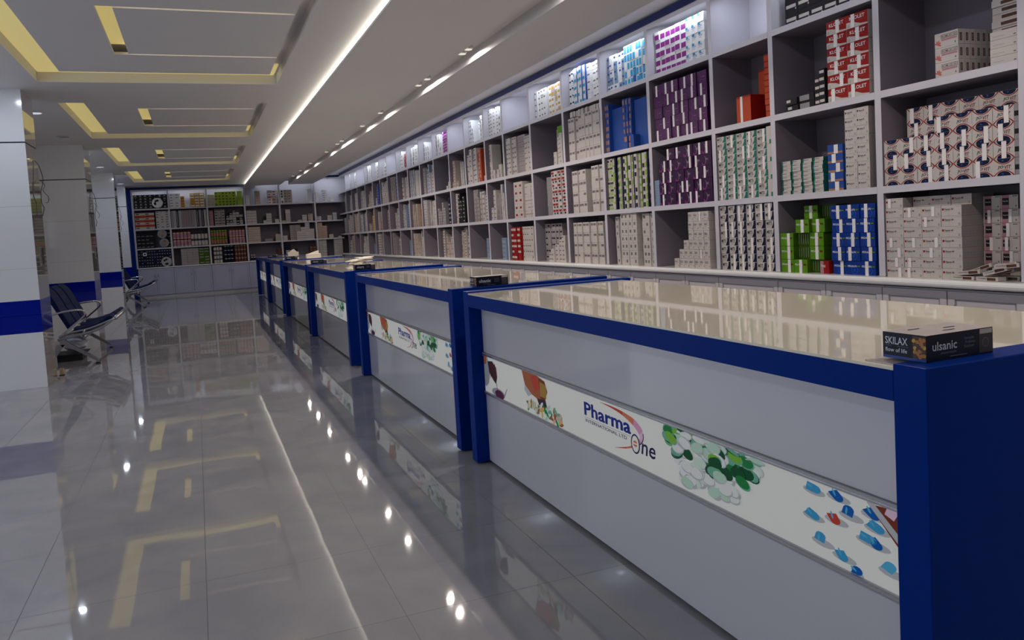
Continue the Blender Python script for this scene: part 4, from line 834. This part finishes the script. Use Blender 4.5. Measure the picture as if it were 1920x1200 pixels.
BL(bx(3) + .86, ZBk[0], 2, 4, .10, .08, c_br, tiny, c_dk); BL(bx(4) + .02, ZBk[0], 1, 5, .2, .09, c_nv); BL(bx(4) + .06, ZBk[0], 2, 3, .07, .09, c_w, tiny, c_br, sb=.005); BL(bx(4) + .24, ZBk[0], 1, 3, .18, .1, c_nv); BL(bx(4) + .70, ZBk[0], 3, [2, 4, 4], .12, .085, c_br, tiny, c_tan)
BL(bx(5), ZBk[0], 2, 13, .125, .042, c_w, (0, .7, 1, .3), c_gr, side=c_dk); BL(bx(5) + .5, ZBk[0], 2, 13, .14, .042, c_w, (0, .7, 1, .3), c_gr)
BL(bx(1) + .2, ZBk[0], 3, 7, .17, .073, c_sd, (.05, .8, .9, .1), c_w); BL(bx(1) + .72, ZBk[0], 2, 6, .15, .085, c_gn2, (.1, .5, .8, .3), c_sd)
BL(bx(0), ZBk[1], 4, 4, .12, .11, c_dk, (.1, .3, .7, .2), c_gr, sb=.08); BL(bx(0) + .86, ZBk[1], 1, 5, .12, .1, c_dk, (.1, .3, .7, .2), c_gr, sb=.08)
BL(bx(0), ZBk[0], 13, 6, .072, .088, c_nv, (.2, .4, .5, .3), c_gr)
st = STU.build('medicine_box'); st.name = 'medicine_box.stock'; 
tag(st, 'all the smaller medicine cartons further down the right wall and on the back wall shelves', 'boxes', kind='stuff')
# ------------------------------------------------------------ tubs, jars and rolls on the back wall
def jar_mesh(name, body, label, lid, r=.055, h=.17):
    q = MB(); q.lathe((0, 0, 0), [(r * .96, 0), (r, .006), (r, h * .12), (r + .001, h * .13), (r + .001, h * .72), (r, h * .73), (r, h * .8), (r * .82, h * .84)], body, 14, [body, body, label, label, label, body, body]); return q.mesh(name)
def lid_mesh(lid, r=.055, h=.17):
    q = MB(); q.lathe((0, 0, 0), [(r * .86, h * .84), (r * .88, h * .85), (r * .88, h * .985), (r * .8, h)], lid, 14); return q.mesh('lid')
def jars(i, off, row, cols, rows, w, body, label, lid, desc, grp, r=.05, h=.17, sb=.08):
    me = jar_mesh('jar', body, label, lid, r, h); lm_ = lid_mesh(lid, r, h)
    for c in range(cols):
        for k in range(rows):
            o = bpy.data.objects.new('supplement_jar', me); COL.objects.link(o); o.location = (bx(i) + off + c * w + r, YB + sb, ZBk[row] + k * (h + .001))
            l = bpy.data.objects.new('lid', lm_); COL.objects.link(l); l.parent = o
            tag(o, '%s, %s layer, %s from left' % (desc, ORD[k], R8(c)), 'jar', grp)
jars(1, .0, 1, 5, 2, .105, c_w, c_pk, c_red, 'pink and red lidded jar on the back wall', 'red lidded jars', h=.235)
jars(1, .52, 1, 5, 2, .10, c_gr, c_w, c_dk, 'grey jar with black lid on the back wall', 'grey jars', h=.20, r=.046)
jars(2, .0, 1, 6, 2, .082, c_gn2, c_tan, c_lm, 'slim olive green jar on the back wall', 'olive jars', h=.22, r=.038)
jars(2, .55, 1, 5, 2, .095, c_w, c_pk, c_or, 'white jar with orange lid on the back wall', 'orange lidded jars', h=.22, r=.045)
jars(2, .05, 0, 3, 4, .085, c_gr, c_w, c_dk, 'white labelled bottle at the foot of the back shelving', 'white labelled bottles', h=.13, r=.038)
jars(2, .36, 0, 3, 4, .095, c_dk, c_nv, c_w, 'navy bottle at the foot of the back shelving', 'navy bottles', h=.13, r=.042)
jars(2, .68, 0, 4, 4, .088, c_tan, c_br, c_gr, 'brown bottle at the foot of the back shelving', 'brown bottles', h=.13, r=.04)
jars(3, .03, 0, 4, 1, .08, c_w, c_nv, c_w, 'small white-topped bottle standing alone, lower back shelf', 'small bottles', h=.13, r=.034)
jars(3, .03, 0, 2, 1, .08, c_gr, c_dk, c_w, 'small dark bottle behind the white-topped ones', 'small bottles', h=.2, r=.034, sb=.18)
M_disc = mat('printed_tin_lid', (.5, .5, .5), .25, metal=.7); M_disc2 = mat('clear_plastic_tub', (.25, .25, .27), .12, coat=1)
def disc(i, off, row, dz, r, m, lab, ring=False):
    q = MB(); n = 28; q.lathe((0, 0, 0), [(r, 0), (r, .02), (r * .93, .022), (r * .9, .014)] if ring else [(r, 0), (r, .018), (r * .96, .022)], m, n)
    o = q.build('round_tin'); o.location = (bx(i) + off, YB - .004, ZBk[row] + dz); o.rotation_euler = (math.pi / 2, 0, 0)
    rr = random.Random(i + row); q = MB()
    for j in range(4): a = rr.random() * 6; q.lathe((math.cos(a) * r * .45, math.sin(a) * r * .45, .0145 if ring else .0225), [(r * .22, 0), (r * .2, .002)], c_dk if not ring else c_tan, 10)
    q.build('printed_spots', o); tag(o, lab, 'tin')
disc(0, .66, 3, .165, .155, M_disc, 'large round white tin before black cartons, top left of the back wall')
disc(0, .72, 1, .42, .135, M_disc2, 'upper round tub with clear rim on the back wall', True)
disc(0, .76, 1, .145, .135, M_disc2, 'lower round tub with clear rim on the back wall', True)
disc(0, .78, 0, .15, .15, M_disc, 'round silver tin at the lower left of the back wall')
q = MB(); q.box((0, 0, 0), (.10, .02, .10), c_w2); q.rect(.025, .025, .05, .05, c_nv, -.001); o = q.build('card_tag', loc=(bx(0) + .14, YB - .015, ZBk[0] + .36)); tag(o, 'small white square card on the dark cartons, lower left of the back wall', 'card')
